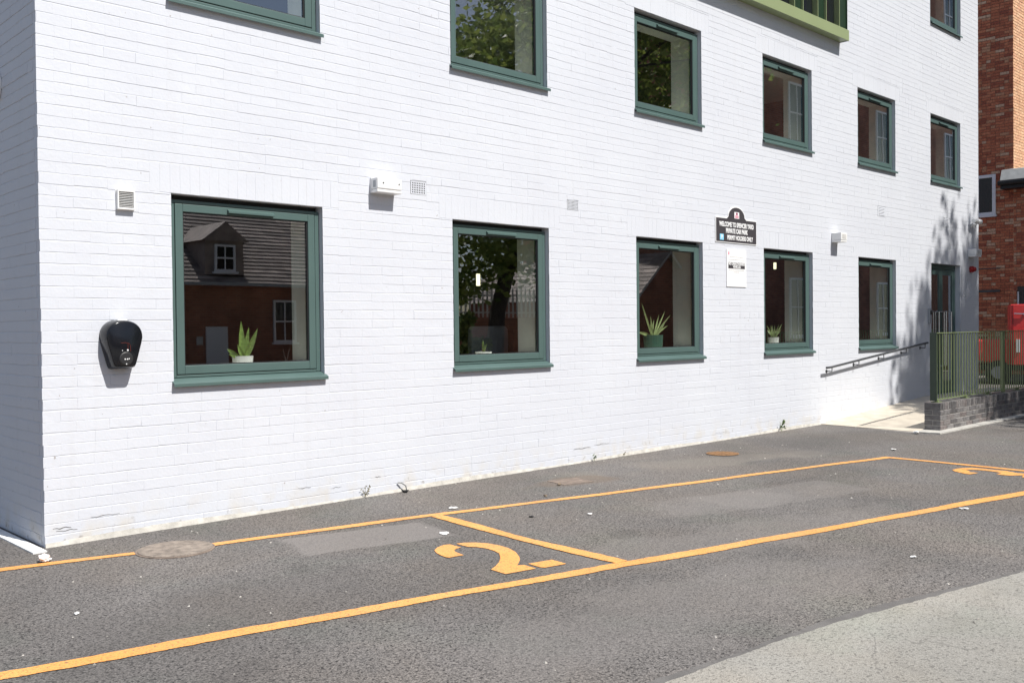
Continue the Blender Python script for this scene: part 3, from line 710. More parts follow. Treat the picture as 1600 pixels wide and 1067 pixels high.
# entrance door: two glazed leaves in a dark green frame
dr = bpy.data.objects.new('entrance_door', None); COL.objects.link(dr); dr.parent = bld; dr.location = (DX0, 0, DZ0)
dw, dh = DX1-DX0, DZ1-DZ0; yd = .085
f = MB(); t = .06
f.box(.004, t, yd, yd+.07, 0, dh-.004); f.box(dw-t, dw-.004, yd, yd+.07, 0, dh-.004); f.box(t, dw-t, yd, yd+.07, dh-t-.02, dh-.004); f.box(t, dw-t, yd, yd+.07, 0, .02)
obj('frame', f, M['frame'], dr, bevel=.003)
hw = (dw-2*t)/2
for k in (0, 1):
    a = t+k*hw+.003; b = a+hw-.006; lf = MB(); st = .075; z0, z1 = .024, dh-t-.024
    for q in ((a, a+st, yd+.006, yd+.055, z0, z1), (b-st, b, yd+.006, yd+.055, z0, z1), (a+st, b-st, yd+.006, yd+.055, z1-.10, z1), (a+st, b-st, yd+.006, yd+.055, z0, z0+.2)): lf.box(*q)
    leaf = obj('door_leaf', lf, M['frame'], dr, bevel=.003)
    p = MB(); p.box(a+st-.004, b-st+.004, yd+.02, yd+.04, z0+.196, z1-.096); p.m = [0 if i == 2 else 1 for i in range(6)]
    obj('pane', p, [M['glass'], M['clear']], leaf)
    hx = b-.045 if k == 0 else a+.045; hx2 = hx-(.22 if k == 0 else -.22)
    h = MB(); h.tube([(hx, yd+.006, 1.46), (hx, yd-.07, 1.46), (hx, yd-.07, .50), (hx, yd+.006, .50)], .014, 10)
    h.tube([(hx, yd-.07, 1.46), (hx2, yd-.07, 1.46), (hx2, yd-.07, .60)], .012, 8)
    obj('pull_handle', h, M['chrome'], leaf, smooth=False)

# air bricks and vents built into the wall
def air_brick(x0, x1, z0, z1, nx, nz):
    mb = MB(); y = -.003; hs = []
    px, pz = (x1-x0)/(nx+1.2), (z1-z0)/(nz+1.0)
    for i in range(nx):
        for k in range(nz):
            cx = x0+px*(i+1.1); cz = z0+pz*(k+1.0); hs.append((cx-px*.27, cx+px*.27, cz-pz*.30, cz+pz*.30))
    panel(mb, x0+.003, x1-.003, z0+.003, z1-.003, hs, y)
    for a, b, c, d in hs:
        mb.face([(a, y, c), (a, y, d), (a, .03, d), (a, .03, c)], m=1); mb.face([(b, y, c), (b, .03, c), (b, .03, d), (b, y, d)], m=1)
        mb.face([(a, y, d), (b, y, d), (b, .03, d), (a, .03, d)], m=1); mb.face([(a, y, c), (a, .03, c), (b, .03, c), (b, y, c)], m=1)
        mb.face([(a, .03, c), (b, .03, c), (b, .03, d), (a, .03, d)], m=1)
    return obj('air_brick', mb, [M['white'], M['matt']], bld, fix=False)  # hole sides and backs coloured black for the shade inside them
air_brick(*vents[0], 8, 5); air_brick(*vents[1], 8, 6)
for v in vents[2:]:
    mb = MB(); mb.box(v[0]+.003, v[1]-.003, -.002, .01, v[2]+.003, v[3]-.003)
    n = 6; p = (v[3]-v[2]-.02)/n
    for i in range(n):
        z = v[2]+.012+i*p; mb.mesh([(v[0]+.05, -.0021, z+p*.9), (v[1]-.05, -.0021, z+p*.9), (v[1]-.05, -.0085, z+p*.45), (v[0]+.05, -.0085, z+p*.45), (v[0]+.05, -.0021, z+p*.35), (v[1]-.05, -.0021, z+p*.35)], [(0, 3, 2, 1), (3, 4, 5, 2)])
    obj('slotted_vent', mb, M['white'], bld)
lv = bpy.data.objects.new('louvre_vent', None); COL.objects.link(lv); lv.parent = bld; lv.location = (.575, 0, 2.391)
mb = MB(); a = .066
mb.box(-a, a, -.006, .004, -.072, .072); mb.box(-a+.004, -a+.014, -.034, -.006, -.07, .07); mb.box(a-.014, a-.004, -.034, -.006, -.07, .07); mb.box(-a+.014, a-.014, -.034, -.006, .056, .07); mb.box(-a+.014, a-.014, -.034, -.006, -.07, -.056)
obj('vent_frame', mb, M['plastic'], lv, bevel=.002)
for i in range(9):
    z = -.05+i*.0118; mb = MB(); mb.mesh([(-.05, -.008, z+.009), (.05, -.008, z+.009), (.05, -.030, z), (-.05, -.030, z), (-.05, -.008, z+.0105), (.05, -.008, z+.0105), (.05, -.030, z+.0015), (-.05, -.030, z+.0015)],
            [(0, 1, 2, 3), (4, 7, 6, 5), (3, 2, 6, 7)]); obj('louvre_slat', mb, M['plastic'], lv)
mb = MB(); mb.box(-.051, .051, -.0075, -.0062, -.055, .055); obj('vent_mesh', mb, M['darkgrey'], lv)

# green framed bay on the second floor
bay = bpy.data.objects.new('bay_window', None); COL.objects.link(bay); bay.parent = bld; bay.location = (0, 0, 0)
bx0, bx1, bz0 = 5.2, 11.2, 5.61; dpt = .144
mb = MB(); mb.box(bx0, bx1+.02, -dpt-.004, -dpt+.02, bz0, bz0+.155); obj('fascia', mb, M['bayfascia'], bay, bevel=.003)
mb = MB(); mb.box(bx0, bx1, -dpt+.02, -.004, bz0+.006, bz0+.03); obj('soffit', mb, M['bayfascia'], bay)
mb = MB(); mb.box(bx1+.0, bx1+.02, -dpt+.021, -.004, bz0, 8.4); obj('cheek', mb, M['baydark'], bay)
mb = MB(); mb.box(bx0, bx1+.02, -dpt-.02, -.003, 8.4, 8.5); obj('cap', mb, M['bayfascia'], bay)
x = 11.2; k = 0; edges = [11.2, 10.94, 10.55, 10.31, 9.90, 9.67]
while edges[-1] > 5.4: edges += [edges[-1]-.40, edges[-1]-.64]
for i in range(len(edges)-1):
    b, a = edges[i], edges[i+1]
    if i % 2 == 0:
        mb = MB(); mb.box(a+.004, b-.004, -dpt+.035, -dpt+.055, bz0+.15, 8.4); obj('infill_panel', mb, M['baydark'], bay)
    else:
        mb = MB(); mb.box(a+.004, b-.004, -dpt+.085, -dpt+.10, bz0+.15, 8.4); mb.m = [0 if i_ == 2 else 1 for i_ in range(6)]; obj('pane', mb, [M['darkglass'], M['baydark']], bay)
    mb = MB(); mb.box(a-.008, a+.004, -dpt-.0, -dpt+.1, bz0+.156, 8.4); obj('mullion', mb, M['bayfascia'], bay)

# ------------------------------------------------------------------ things fixed to the facade
# vehicle charger
ch = thing('car_charger', 'gloss black wall mounted car charger left of the nearest window', 'car charger', (.515, -.004, 1.19))
def shell(prof, y0, y1, inset, n=5):
    """pillow-shaped body from an outline in XZ"""
    mb = MB(); cx = sum(p[0] for p in prof)/len(prof); cz = sum(p[1] for p in prof)/len(prof); rings = []
    for i in range(n+1):
        t = i/n; s = 1-inset*(1-math.cos(t*math.pi/2)); y = y0+(y1-y0)*math.sin(t*math.pi/2)
        rings.append([(cx+(x-cx)*s, y, cz+(z-cz)*s) for x, z in prof])
    k = len(prof); P = [p for r in rings for p in r]
    Fc = [(i*k+j, (i+1)*k+j, (i+1)*k+(j+1) % k, i*k+(j+1) % k) for i in range(n) for j in range(k)] + [tuple(n*k+j for j in range(k-1, -1, -1)), tuple(range(k))]
    mb.mesh(P, Fc); return mb
out = []
for t in range(0, 181, 10):
    a = R(t); out.append((.137*math.copysign(abs(math.cos(a))**.85, math.cos(a)), .225+.125*math.sin(a)**.9 if 0 < t < 180 else .225))
lo = [(-.128, .18), (-.112, .12), (-.096, .06), (-.084, .02), (-.076, .006), (-.06, 0), (.06, 0), (.076, .006), (.084, .02), (.096, .06), (.112, .12), (.128, .18)]
obj('housing', shell(out+lo, 0, -.115, .13, 7), M['black'], ch, smooth=True)
hl = MB(); hl.lathe([(.0, -.006), (.048, -.006), (.052, 0), (.050, .006), (.042, .010), (.0, .010)], 28, (.006, -.108, .075), 'y'); obj('socket_cover', hl, M['matt'], ch, smooth=False)
mb = MB(); mb.box(-.035, .035, -.075, -.02, .335, .352); obj('status_strip', mb, M['plastic'], ch, bevel=.004)
for dx in (-.017, .0, .017):
    mb = MB(); mb.box(.012+dx-.007, .012+dx+.007, -.1105, -.100, .268, .286)
    obj('logo_block', mb, M['signwhite'], ch)
mb = MB(); mb.tube([(-.03, -.1145, .185), (.0, -.1155, .187), (.028, -.1155, .18), (.036, -.1155, .165), (.036, -.1155, .125)], .0022, 6); mb.tube([(.018, -.1155, .178), (.018, -.1155, .13)], .0022, 6); obj('orange_mark', mb, M['dullred'], ch)
for (dx, dz, r) in ((.012, .072, .005), (-.004, .072, .005), (.024, .074, .004), (.015, .135, .006), (-.022, .133, .003), (.005, .038, .004)):
    mb = MB(); mb.lathe([(0, 0), (r, 0), (r, .004), (0, .004)], 10, (dx, -.1165, dz), 'y'); obj('indicator', mb, M['signwhite'], ch)

def wall_lamp(name, label, cat, x0, x1, z0, z1, depth, big, group=None):
    t = thing(name, label, cat, ((x0+x1)/2, -.003, z0), group); w2, h = (x1-x0)/2, z1-z0
    mb = MB(); mb.prism([(-w2, .0), (w2, .0), (w2, h), (-w2, h)], -.02, .0); obj('back_plate', mb, M['plastic'], t, bevel=.003)
    mb = MB(); mb.prism([(-w2, .03), (w2, .03), (w2, h-.004), (-w2, h-.004)], -depth, -.02); obj('body', mb, M['plastic'], t, bevel=.008 if big else .004)
    mb = MB(); mb.prism([(-w2, .0), (w2, .0), (w2, .028), (-w2, .028)], -depth+.004, -.02); obj('lower_trim', mb, M['plastic'], t, bevel=.006)
    if big:
        for s in (-w2+.06, w2-.03): 
            mb = MB(); mb.lathe([(0, 0), (.006, 0), (.006, .004), (0, .004)], 10, (s, -depth, h*.62), 'y'); obj('screw', mb, M['darkgrey'], t)
        mb = MB(); mb.box(-w2-.002, -w2, -depth+.03, -.045, .045, h-.03); obj('side_label', mb, M['grey'], t)
    else:
        mb = MB(); mb.box(-w2*.6, w2*.6, -depth-.002, -depth, h*.35, h*.8); obj('side_label', mb, M['faint'], t)
    return t
wall_lamp('alarm_box', 'white rectangular box between the two leftmost lower windows, beside the air brick', 'alarm box', 2.705, 2.965, 2.632, 2.765, .112, True)
wall_lamp('security_light', 'small white wall light above the handrail, right of the black sign', 'wall light', 10.93, 11.12, 2.645, 2.785, .15, False)
wall_lamp('security_light', 'small grey wall light at the far corner, above the red sounder', 'wall light', 16.10, 16.36, 2.655, 2.80, .15, False)
t = thing('alarm_sounder', 'red alarm sounder under the small wall light at the far corner', 'alarm sounder', (16.21, -.003, 2.43))
mb = MB(); mb.lathe([(.0, 0), (.058, 0), (.058, .05), (.05, .06), (0, .06)], 20, (0, 0, 0), 'y'); obj('base', mb, M['redplastic'], t)
mb = MB(); mb.lathe([(.045, .06), (.044, .085), (.03, .10), (0, .104)], 20, (0, 0, 0), 'y'); obj('lens', mb, M['redplastic'], t, smooth=True)
t = thing('security_camera', 'small white bullet camera at the far top corner of the ground floor', 'camera', (16.26, -.003, 3.22))
mb = MB(); mb.lathe([(0, 0), (.05, 0), (.05, .02), (.03, .03), (0, .03)], 16, (0, 0, .02), 'y'); mb.tube([(0, -.02, .02), (0, -.09, .03), (0, -.10, .08)], .016, 8); obj('bracket', mb, M['plastic'], t)
mb = MB(); mb.tube([(-.13, -.09, .10), (-.12, -.09, .10), (.10, -.11, .09), (.13, -.112, .088)], [.03, .045, .048, .048], 14); obj('barrel', mb, M['plastic'], t)
mb = MB(); mb.tube([(.131, -.112, .088), (.136, -.112, .088)], [.042, .03], 14); obj('lens', mb, M['lens'], t)
t = thing('entry_panel', 'narrow grey door entry panel just left of the entrance door', 'entry panel', (14.36, -.003, 1.44))
mb = MB(); mb.box(-.04, .04, -.035, 0, 0, .26); obj('panel', mb, M['grey'], t, bevel=.004)
mb = MB(); mb.box(-.028, .028, -.038, -.035, .15, .22); obj('reader', mb, M['matt'], t)
t = thing('bulkhead_lamp', 'round frosted bulkhead lamp on the shaded side wall at the left edge', 'wall light', (-.004, .86, 3.262))
mb = MB(); mb.lathe([(0, 0), (.115, 0), (.115, -.03), (.10, -.04), (0, -.04)], 28, (0, 0, 0), 'x'); obj('base', mb, M['plastic'], t)
mb = MB(); mb.lathe([(.095, -.041), (.09, -.065), (.06, -.085), (.0, -.092)], 28, (0, 0, 0), 'x'); obj('diffuser', mb, M['whiteglow'], t, smooth=True)

# sign with arched top
sg = thing('car_park_sign', 'black arched top welcome sign reading private car park', 'sign', (8.415, -.004, 2.495))
def sign_outline(w, h, g):
    P = [(-w/2+g, g), (w/2-g, g), (w/2-g, h-g), (.235-g, h-g)]
    P += [(.215-g*.6, h+.012-g)]
    for k in range(0, 13):
        a = math.pi*k/12; P.append(((.195-g)*math.cos(a), h+.02+(.135-g)*math.sin(a)-g*.2))
    P += [(-.215+g*.6, h+.012-g), (-.235+g, h-g), (-w/2+g, h-g)]
    return P
mb = MB(); mb.prism(sign_outline(.945, .318, 0), -.006, 0); obj('white_border', mb, M['signwhite'], sg)
mb = MB(); mb.prism(sign_outline(.945, .318, .012), -.009, -.0055); obj('face', mb, M['sign'], sg)
letters('lettering', 'WELCOME TO SPENCER YARD', .082, M['signwhite'], sg, (0, -.0105, .205), .0028, .70)
letters('lettering', 'PRIVATE CAR PARK', .082, M['signwhite'], sg, (0, -.0105, .125), .0028, .70)
letters('lettering', 'PERMIT HOLDERS ONLY', .078, M['signwhite'], sg, (.075, -.0105, .042), .0026, .70)
mb = MB(); mb.box(-.385, -.30, -.0108, -.0088, .03, .105); obj('parking_badge', mb, M['signblue'], sg)
letters('lettering', 'P', .075, M['signwhite'], sg, (-.342, -.0125, .042), .002, .9)
mb = MB(); mb.box(-.055, .055, -.0108, -.0088, .318, .40); obj('emblem', mb, M['signwhite'], sg)
for (a, b, c, d, mm) in ((-.02, .02, .365, .392, 'maroon'), (-.04, .04, .343, .357, 'pink'), (-.04, .04, .326, .338, 'pink')):
    mb = MB(); mb.box(a, b, -.0122, -.0108, c, d); obj('emblem_mark', mb, M[mm], sg)
# notice below
no = thing('parking_notice', 'white printed notice with a black band, below the arched sign', 'notice', (8.41, -.004, 1.94))
mb = MB(); mb.box(-.225, .225, -.006, 0, 0, .478); obj('board', mb, M['signwhite'], no)
mb = MB(); mb.box(-.19, .19, -.0072, -.006, .232, .312); obj('band', mb, M['sign'], no)
letters('lettering', 'NO UNAUTHORISED', .046, M['signwhite'], no, (0, -.0088, .276), .0012, .86)
letters('lettering', 'VEHICLES', .046, M['signwhite'], no, (0, -.0088, .239), .0012, .9)
mb = MB(); mb.box(-.19, -.165, -.0072, -.006, .405, .445); obj('emblem', mb, M['pink'], no)
for (w_, z) in ((.30, .375), (.34, .34), (.36, .205), (.12, .182)):
    mb = MB(); xx = -w_/2
    while xx < w_/2-.01:
        l_ = random.uniform(.02, .05); mb.box(xx, min(xx+l_, w_/2), -.0068, -.006, z, z+.009); xx += l_+.008
    obj('print_line', mb, M['faint'], no)

# handrail
hr = thing('handrail', 'dark steel handrail sloping up the wall to the entrance', 'handrail', (10.64, 0, .8))
mb = MB(); A = Vector((10.60, -.09, .825)); B = Vector((14.09, -.09, 1.114))
mb.tube([A-Vector((0, 0, .004))-hr.location, A+Vector((.16, 0, .002))-hr.location, B-Vector((.12, 0, .006))-hr.location, B-hr.location], .017, 10); obj('rail', mb, M['darkgrey'], hr, smooth=False)
for t_ in (.045, .285, .525, .76, .97):
    p = A.lerp(B, t_)-hr.location
    mb = MB(); mb.tube([(p.x, -.09, p.z-.012), (p.x, -.09, p.z-.075), (p.x, -.006, p.z-.075)], .008, 8); mb.lathe([(0, 0), (.026, 0), (.026, .006), (0, .006)], 14, (p.x, 0, p.z-.075), 'y'); obj('bracket', mb, M['darkgrey'], hr)

# ------------------------------------------------------------------ low charcoal brick wall and green railing
lw = thing('low_brick_wall', 'low charcoal brick wall with pale mortar beside the entrance ramp', 'wall', (10.765, -1.63, 0))
WL, WT, WH = 9.0, .215, .376
mb = MB(); mb.box(.004, WL, .004, WT-.004, 0, WH-.004); core = obj('mortar_core', mb, M['mortar'], lw)
fr = []; ch_ = .069
for i in range(4):
    x = 0 if i % 2 == 0 else -.11
    while x < WL:
        a, b = max(0, x), min(WL, x+.2155)
        if b-a > .03: fr.append((a, b, i*ch_+.008, (i+1)*ch_-.002))
        x += .2255
x = 0.0; zs0 = 4*ch_+.006
while x < WL: fr.append((x, min(x+.068, WL), zs0, WH)); x += .0765
for r in fr:
    pass
LOC = Vector(lw.location)
def lowplace(a, y, z): return (a, y, z)
def lay_local(rects, parent, place, limit, tones, soft=.004, mats=None, proj=(.001, .004), name='brick'):
    rest = MB(); cnt = 0
    its = sorted(rects, key=lambda r: (visible(LOC+Vector(place((r[0]+r[1])/2, 0, (r[2]+r[3])/2))) or 1e9))
    for r in its:
        V, Fc = brick_shape(r[1]-r[0], r[3]-r[2], random.uniform(*proj), soft, .001); cx, cz = (r[0]+r[1])/2, (r[2]+r[3])/2
        W = [Vector(place(cx+v[0], v[1], cz+v[2])) for v in V]; C0 = Vector(place(cx, 0, cz)); tn = tones()
        if cnt < limit and visible(LOC+C0): mb = MB(); mb.mesh([tuple(p-C0) for p in W], Fc, tn); obj(name, mb, mats, parent, tuple(C0), fix=False); cnt += 1
        else: rest.mesh(W, Fc, tn)
    if rest.f: obj(name+'work', rest, mats, parent, fix=False)['kind'] = 'stuff'
lay_local(fr, lw, lambda a, y, z: (a, y, z), 270, random.random, mats=M['blue_brick'])
er = [(0.002, .1, i*ch_+.008, (i+1)*ch_-.002) for i in range(4) if i % 2] + [(.108, .213, i*ch_+.008, (i+1)*ch_-.002) for i in range(4) if i % 2] + [(.002, .213, i*ch_+.008, (i+1)*ch_-.002) for i in (0, 2)] + [(.002, .213, zs0, WH)]
lay_local(er, lw, lambda a, y, z: (y, a, z), 20, lambda: random.random()*.4, mats=M['blue_brick'])
tp = MB(); x = 0.0
while x < WL: tp.box(x, min(x+.068, WL), .001, WT-.001, WH-.006, WH+.0005, random.random()); x += .0765
obj('coping', tp, M['blue_brick'], lw)['kind'] = 'stuff'
ft = MB(); ft.prism([(-.33, 0), (WL, 0), (WL, .016), (-.33, .016)], -.13, 0); ft.prism([(-.34, 0), (-.002, 0), (-.002, .014), (-.34, .014)], 0.001, .21)
obj('concrete_footing', ft, M['concrete'], lw)

rl = thing('green_railing', 'olive green vertical bar railing standing on the low brick wall', 'railing', (10.83, -1.515, .378))
RL = 8.6; zb, zt = .028, .94
mb = MB(); mb.box(0, RL, -.022, .022, zb, zb+.010); obj('bottom_rail', mb, M['rail'], rl)
mb = MB(); mb.box(0, RL, -.022, .022, zt-.010, zt); obj('top_rail', mb, M['rail'], rl)
bar0 = None; x = .004; k = 0
mb = MB(); mb.box(-.007, .007, -.006, .006, zb+.010, zt-.010); bme = None
while x < RL:
    if bme is None: b0 = obj('bar', mb, M['rail'], rl, (x, 0, 0)); bme = b0.data
    else: link('bar', bme, rl, (x, 0, 0))
    x += .0985
pm_ = None
for x in (-.002, 2.62, 5.25, 7.9):
    mb = MB(); mb.box(-.008, .006, -.045, .045, zb-.006, zt+.002) if x < 0 else mb.box(-.035, .035, -.012, .03, -.002, zt+.002)
    obj('post', mb, M['railshade'] if x < 0 else M['rail'], rl, (x, 0, 0))
for x in (.10, 1.1, 1.95, 3.2, 4.3):
    mb = MB(); mb.box(-.02, .02, -.02, .02, .0, zb); mb.box(-.075, .075, -.045, .045, -.002, .008); obj('foot_plate', mb, M['rail'], rl, (x, 0, 0))

# ------------------------------------------------------------------ red brick building beyond
E = thing('red_brick_building', 'red brick building beyond the far corner with shaded side wall', 'building', (26.0, 2.475, 0))
LOC = Vector(E.location); EH = 13.0
mb = MB()
panel(mb, 0.006, 8, 5.2, EH, [], .006)
mb.face([(.006, 8, 0), (.006, .006, 0), (.006, .006, EH), (.006, 8, EH)])
mb.face([(.006, .006, EH), (8, .006, EH), (8, 8, EH), (.006, 8, EH)]); mb.face([(8, .006, 0), (8, 8, 0), (8, 8, EH), (8, .006, EH)])
core = obj('mortar_core', mb, [M['redmortar']], E, fix=False)
ewh = (.46-.10, .95, 4.36, 5.60)   # window hole in the side wall (along +Y)
ew = (.455, .93, 4.43, 5.56)
def red_rects(x0, x1, z0, z1, hole=None):
    q = []
    for r in wall_rects(x0, x1, z0, z1, course=.0795, bw=.2365, bed=.011, perp=.010, headers=.35):
        q += rect_minus([r], hole) if hole else [r]
    return q
def rtone():
    t_ = random.random(); return .97 if t_ > .90 else (.8 if t_ > .8 else t_*.8)
lay_local(red_rects(0, 1.25, 0, EH-1.5, ew), E, lambda a, y, z: (y, a, z), 290, rtone, .006, M['redbrick'], (.002, .008))
lay_local(red_rects(0.0, 2.2, 5.0, EH-1.5), core, lambda a, y, z: (a, y, z), 250, random.random, .005, M['sunlitbrick'], (.002, .006))
fm2 = MB(); panel(fm2, .01, 8, 5.2, EH, [], .003); obj('pointing', fm2, M['buffmortar'], E, fix=False)
# white casement in the side wall
wf = bpy.data.objects.new('window', None); COL.objects.link(wf); wf.parent = E
mb = MB(); y0, y1, z0, z1 = ew; t = .095
for q in ((-.04, .03, y0, y0+t, z0, z1), (-.04, .03, y1-.03, y1+.3, z0, z1), (-.04, .03, y0+t, y1-.03, z1-t*.9, z1), (-.04, .03, y0+t, y1-.03, z0, z0+t*.9)): mb.box(*q)
obj('frame', mb, M['upvc'], wf, bevel=.008)
mb = MB(); mb.box(-.012, .02, y0+t-.002, y1-.028, z0+t*.9-.002, z1-t*.9+.002); obj('pane', mb, M['darkglass'], wf)
mb = MB(); mb.box(-.07, .02, y0-.03, y1+.3, z0-.05, z0-.002); obj('sill', mb, M['upvc'], wf)
# lower annexe with lead roof and black gutter
an = MB(); an.box(.002, 8, -7, -.0, 0, 5.18); obj('annexe_wall', an, M['redmortar'], E)
core2 = E.children[-1]
lay_local(red_rects(-1.6, -.002, 0, 5.15, None), E, lambda a, y, z: (y, a, z), 250, rtone, .006, M['redbrick'], (.001, .006))
mb = MB(); mb.mesh([(-.34, -7, 5.22), (-.34, .24, 5.22), (-.34, .24, 5.30), (-.34, -7, 5.30), (1.4, -7, 5.72), (1.4, -.003, 5.72), (.01, -.003, 5.66), (-.2, .24, 5.62)],
     [(0, 1, 2, 3), (3, 2, 7, 6, 4), (6, 5, 4), (1, 7, 2)]); obj('lead_roof', mb, M['lead'], E)
mb = MB(); mb.tube([(-.40, -7, 5.24), (-.40, .26, 5.24)], .075, 10); mb.box(-.36, .0, -7, .22, 5.08, 5.2); obj('gutter', mb, M['gutter'], E)
for (z, h) in ((2.28, .07), (2.50+.43, .025)):
    mb = MB(); mb.box(-.03, .004, .35, 1.3, z, z+h); obj('string_course', mb, M['darkgrey'], E)
mb = MB(); mb.box(-.012, .004, -1.5, -.09, 1.2, 2.42); obj('dark_opening', mb, M['darkglass'], E)
mb = MB(); mb.tube([(-.05, -.13, 1.5), (-.05, -.13, 2.27)], .022, 8); obj('waste_pipe', mb, M['upvc'], E)

# red trailer parked behind the railing
tr = thing('red_trailer', 'red box trailer with a low nose parked behind the railing', 'trailer', (21.3, 1.0, 0)); tr.rotation_euler[2] = R(-69)
mb = MB(); mb.box(0, 1.1, -.02, 1.4, .46, 1.85); obj('box_body', mb, M['red'], tr, bevel=.015)
mb = MB(); mb.box(.03, .06, -.028, -.02, .48, 1.83); obj('door_seam', mb, M['redplastic'], tr)
mb = MB(); mb.tube([(.07, -.05, 1.64), (.30, -.05, 1.625)], .014, 8); mb.box(.27, .33, -.05, -.02, 1.60, 1.65); obj('latch', mb, M['chrome'], tr)
mb = MB(); mb.mesh([(-2.0, .1, 1.01), (-.03, .1, 1.05), (-.03, 1.2, 1.05), (-2.0, 1.2, 1.01), (-2.0, .1, .84), (-1.2, .1, .66), (-.03, .1, .44), (-.03, 1.2, .44), (-1.2, 1.2, .66), (-2.0, 1.2, .84)],
    [(0, 1, 2, 3), (0, 4, 5, 6, 1), (3, 2, 7, 8, 9), (0, 3, 9, 4), (4, 9, 8, 5), (5, 8, 7, 6), (1, 6, 7, 2)]); obj('nose', mb, M['red'], tr, bevel=.03)
mb = MB(); mb.box(-.6, 1.0, .15, 1.15, .33, .455); obj('chassis', mb, M['matt'], tr)
for x in (-.25, .75):
    mb = MB(); mb.lathe([(.0, 0), (.18, 0), (.28, .02), (.28, .16), (.18, .18), (0, .18)], 20, (x, .24, .28), 'y'); wh = obj('wheel', mb, M['rubber'], tr)
    mb = MB(); mb.lathe([(0, .181), (.15, .181), (.13, .19), (0, .19)], 16, (x, .24, .28), 'y'); obj('rim', mb, M['grey'], wh)
mb = MB(); mb.box(.12, .2, -.04, -.02, .75, 1.05); obj('marker_plate', mb, M['signwhite'], tr)

# ------------------------------------------------------------------ things on the ground
t = thing('manhole_cover', 'round pale manhole cover set in the gap of the yellow line near the corner', 'manhole cover', (.595, -.695, 0))
mb = MB(); mb.lathe([(0, 0.001), (.252, .001), (.252, .005), (.245, .0065), (0, .0075)], 40); obj('frame_ring', mb, M['oldplate'], t)
mb = MB()
for i in range(60):
    a = 2*math.pi*i/60
mb.lathe([(0, .008), (.238, .008), (.236, .011), (.10, .0125), (0, .0125)], 40); obj('lid', mb, M['cover'], t)
t = thing('drain_grate', 'small rusty iron drain grate close to the wall near the ramp', 'drain', (6.98, -.73, .004))
mb = MB(); 
for i in range(9):
    y = -.144+i*.036; hx = math.sqrt(.165**2-y*y); mb.box(-hx, hx, y-.011, y+.011, -.002, .004)
for i in range(28):
    a0, a1 = 2*math.pi*i/28, 2*math.pi*(i+1)/28
    mb.mesh([(.165*math.cos(a0), .165*math.sin(a0), .005), (.185*math.cos(a0), .185*math.sin(a0), .004), (.185*math.cos(a1), .185*math.sin(a1), .004), (.165*math.cos(a1), .165*math.sin(a1), .005)], [(0, 1, 2, 3)])
g = obj('grate', mb, M['rust'], t, fix=False); g.rotation_euler[2] = R(-12)
mb = MB(); mb.lathe([(0, -.003), (.17, -.003), (.17, -.0015), (0, -.0015)], 28); obj('sump', mb, M['soil'], t)
t = thing('inspection_cover', 'flat brown square cover in the tarmac behind the middle of the yellow line', 'inspection cover', (4.42, -.75, .003))
mb = MB(); mb.box(-.17, .17, -.14, .14, -.002, .0005); g = obj('plate', mb, M['oldplate'], t); g.rotation_euler[2] = R(-12)

def crumple(r, h, n=3, seed=0, mb=None):
    rnd = random.Random(seed); bm = bmesh.new(); bmesh.ops.create_icosphere(bm, subdivisions=n, radius=1)
    from mathutils import noise as N
    for v in bm.verts:
        k = 1+.55*N.noise(v.co*1.7+Vector((seed*3.1, 0, 0)))+.25*N.noise(v.co*5+Vector((0, seed, 0)))
        v.co = Vector((v.co.x*r*k, v.co.y*r*.7*k, max(0, (v.co.z*.5+.45))*h*k))
    me = bpy.data.meshes.new('litter'); bm.to_mesh(me); bm.free(); return me
def litter(name, label, cat, x, y, r, h, m_, seed, sub=2):
    me = crumple(r, h, sub, seed); me.materials.append(M[m_]); me.transform(Matrix.Scale(.8, 4)); o = link(name, me, None, (x, y, .003)); o.rotation_euler[2] = seed*1.3; return tag(o, label, cat)
litter('tissue', 'crumpled pink white tissue on the yellow line at the left edge', 'tissue', -.133, -.40, .062, .05, 'tissue', 1, 3)
litter('paper_scrap', 'white paper scrap beside the junction of the yellow lines, towards the wall', 'paper scrap', 2.80, -.955, .055, .012, 'scrap', 2)
litter('paper_scrap', 'flat white paper scrap between the junction of the yellow lines and the painted 2', 'paper scrap', 2.14, -1.63, .06, .008, 'scrap', 3)
litter('rubber_scrap', 'small black scrap on the tarmac right of the bay divider', 'rubber scrap', 2.975, -1.669, .028, .012, 'dark', 4)
litter('pebble', 'brown pebble on the tarmac before the square cover', 'pebble', 4.181, -.83, .028, .03, 'stone', 5)
litter('pebble', 'pale brown pebble just behind the middle yellow line', 'pebble', 3.68, -1.138, .024, .02, 'stone', 6)
litter('paper_scrap', 'small white scrap in the middle of bay 3', 'paper scrap', 3.352, -1.93, .026, .015, 'scrap', 7)
litter('tissue', 'small crumpled white tissue at the foot of the cream ramp', 'tissue', 10.30, -1.50, .06, .05, 'scrap', 8)
litter('stone', 'black stone against the foot of the white wall', 'stone', 2.99, -.075, .035, .03, 'dark', 9)
litter('paper_scrap', 'white scrap beyond the far yellow line near the ramp', 'paper scrap', 8.544, -1.99, .05, .015, 'scrap', 10)
litter('paper_scrap', 'white scrap just outside the near long yellow line at the right', 'paper scrap', 5.50, -3.92, .045, .012, 'scrap', 11)
litter('paper_scrap', 'white scrap on the tarmac nearest the pale path', 'paper scrap', 3.707, -4.29, .03, .012, 'scrap', 12)
litter('cigarette_end', 'short white stub lying on the tarmac at the near left', 'cigarette end', -.40, -1.72, .022, .012, 'scrap', 13)
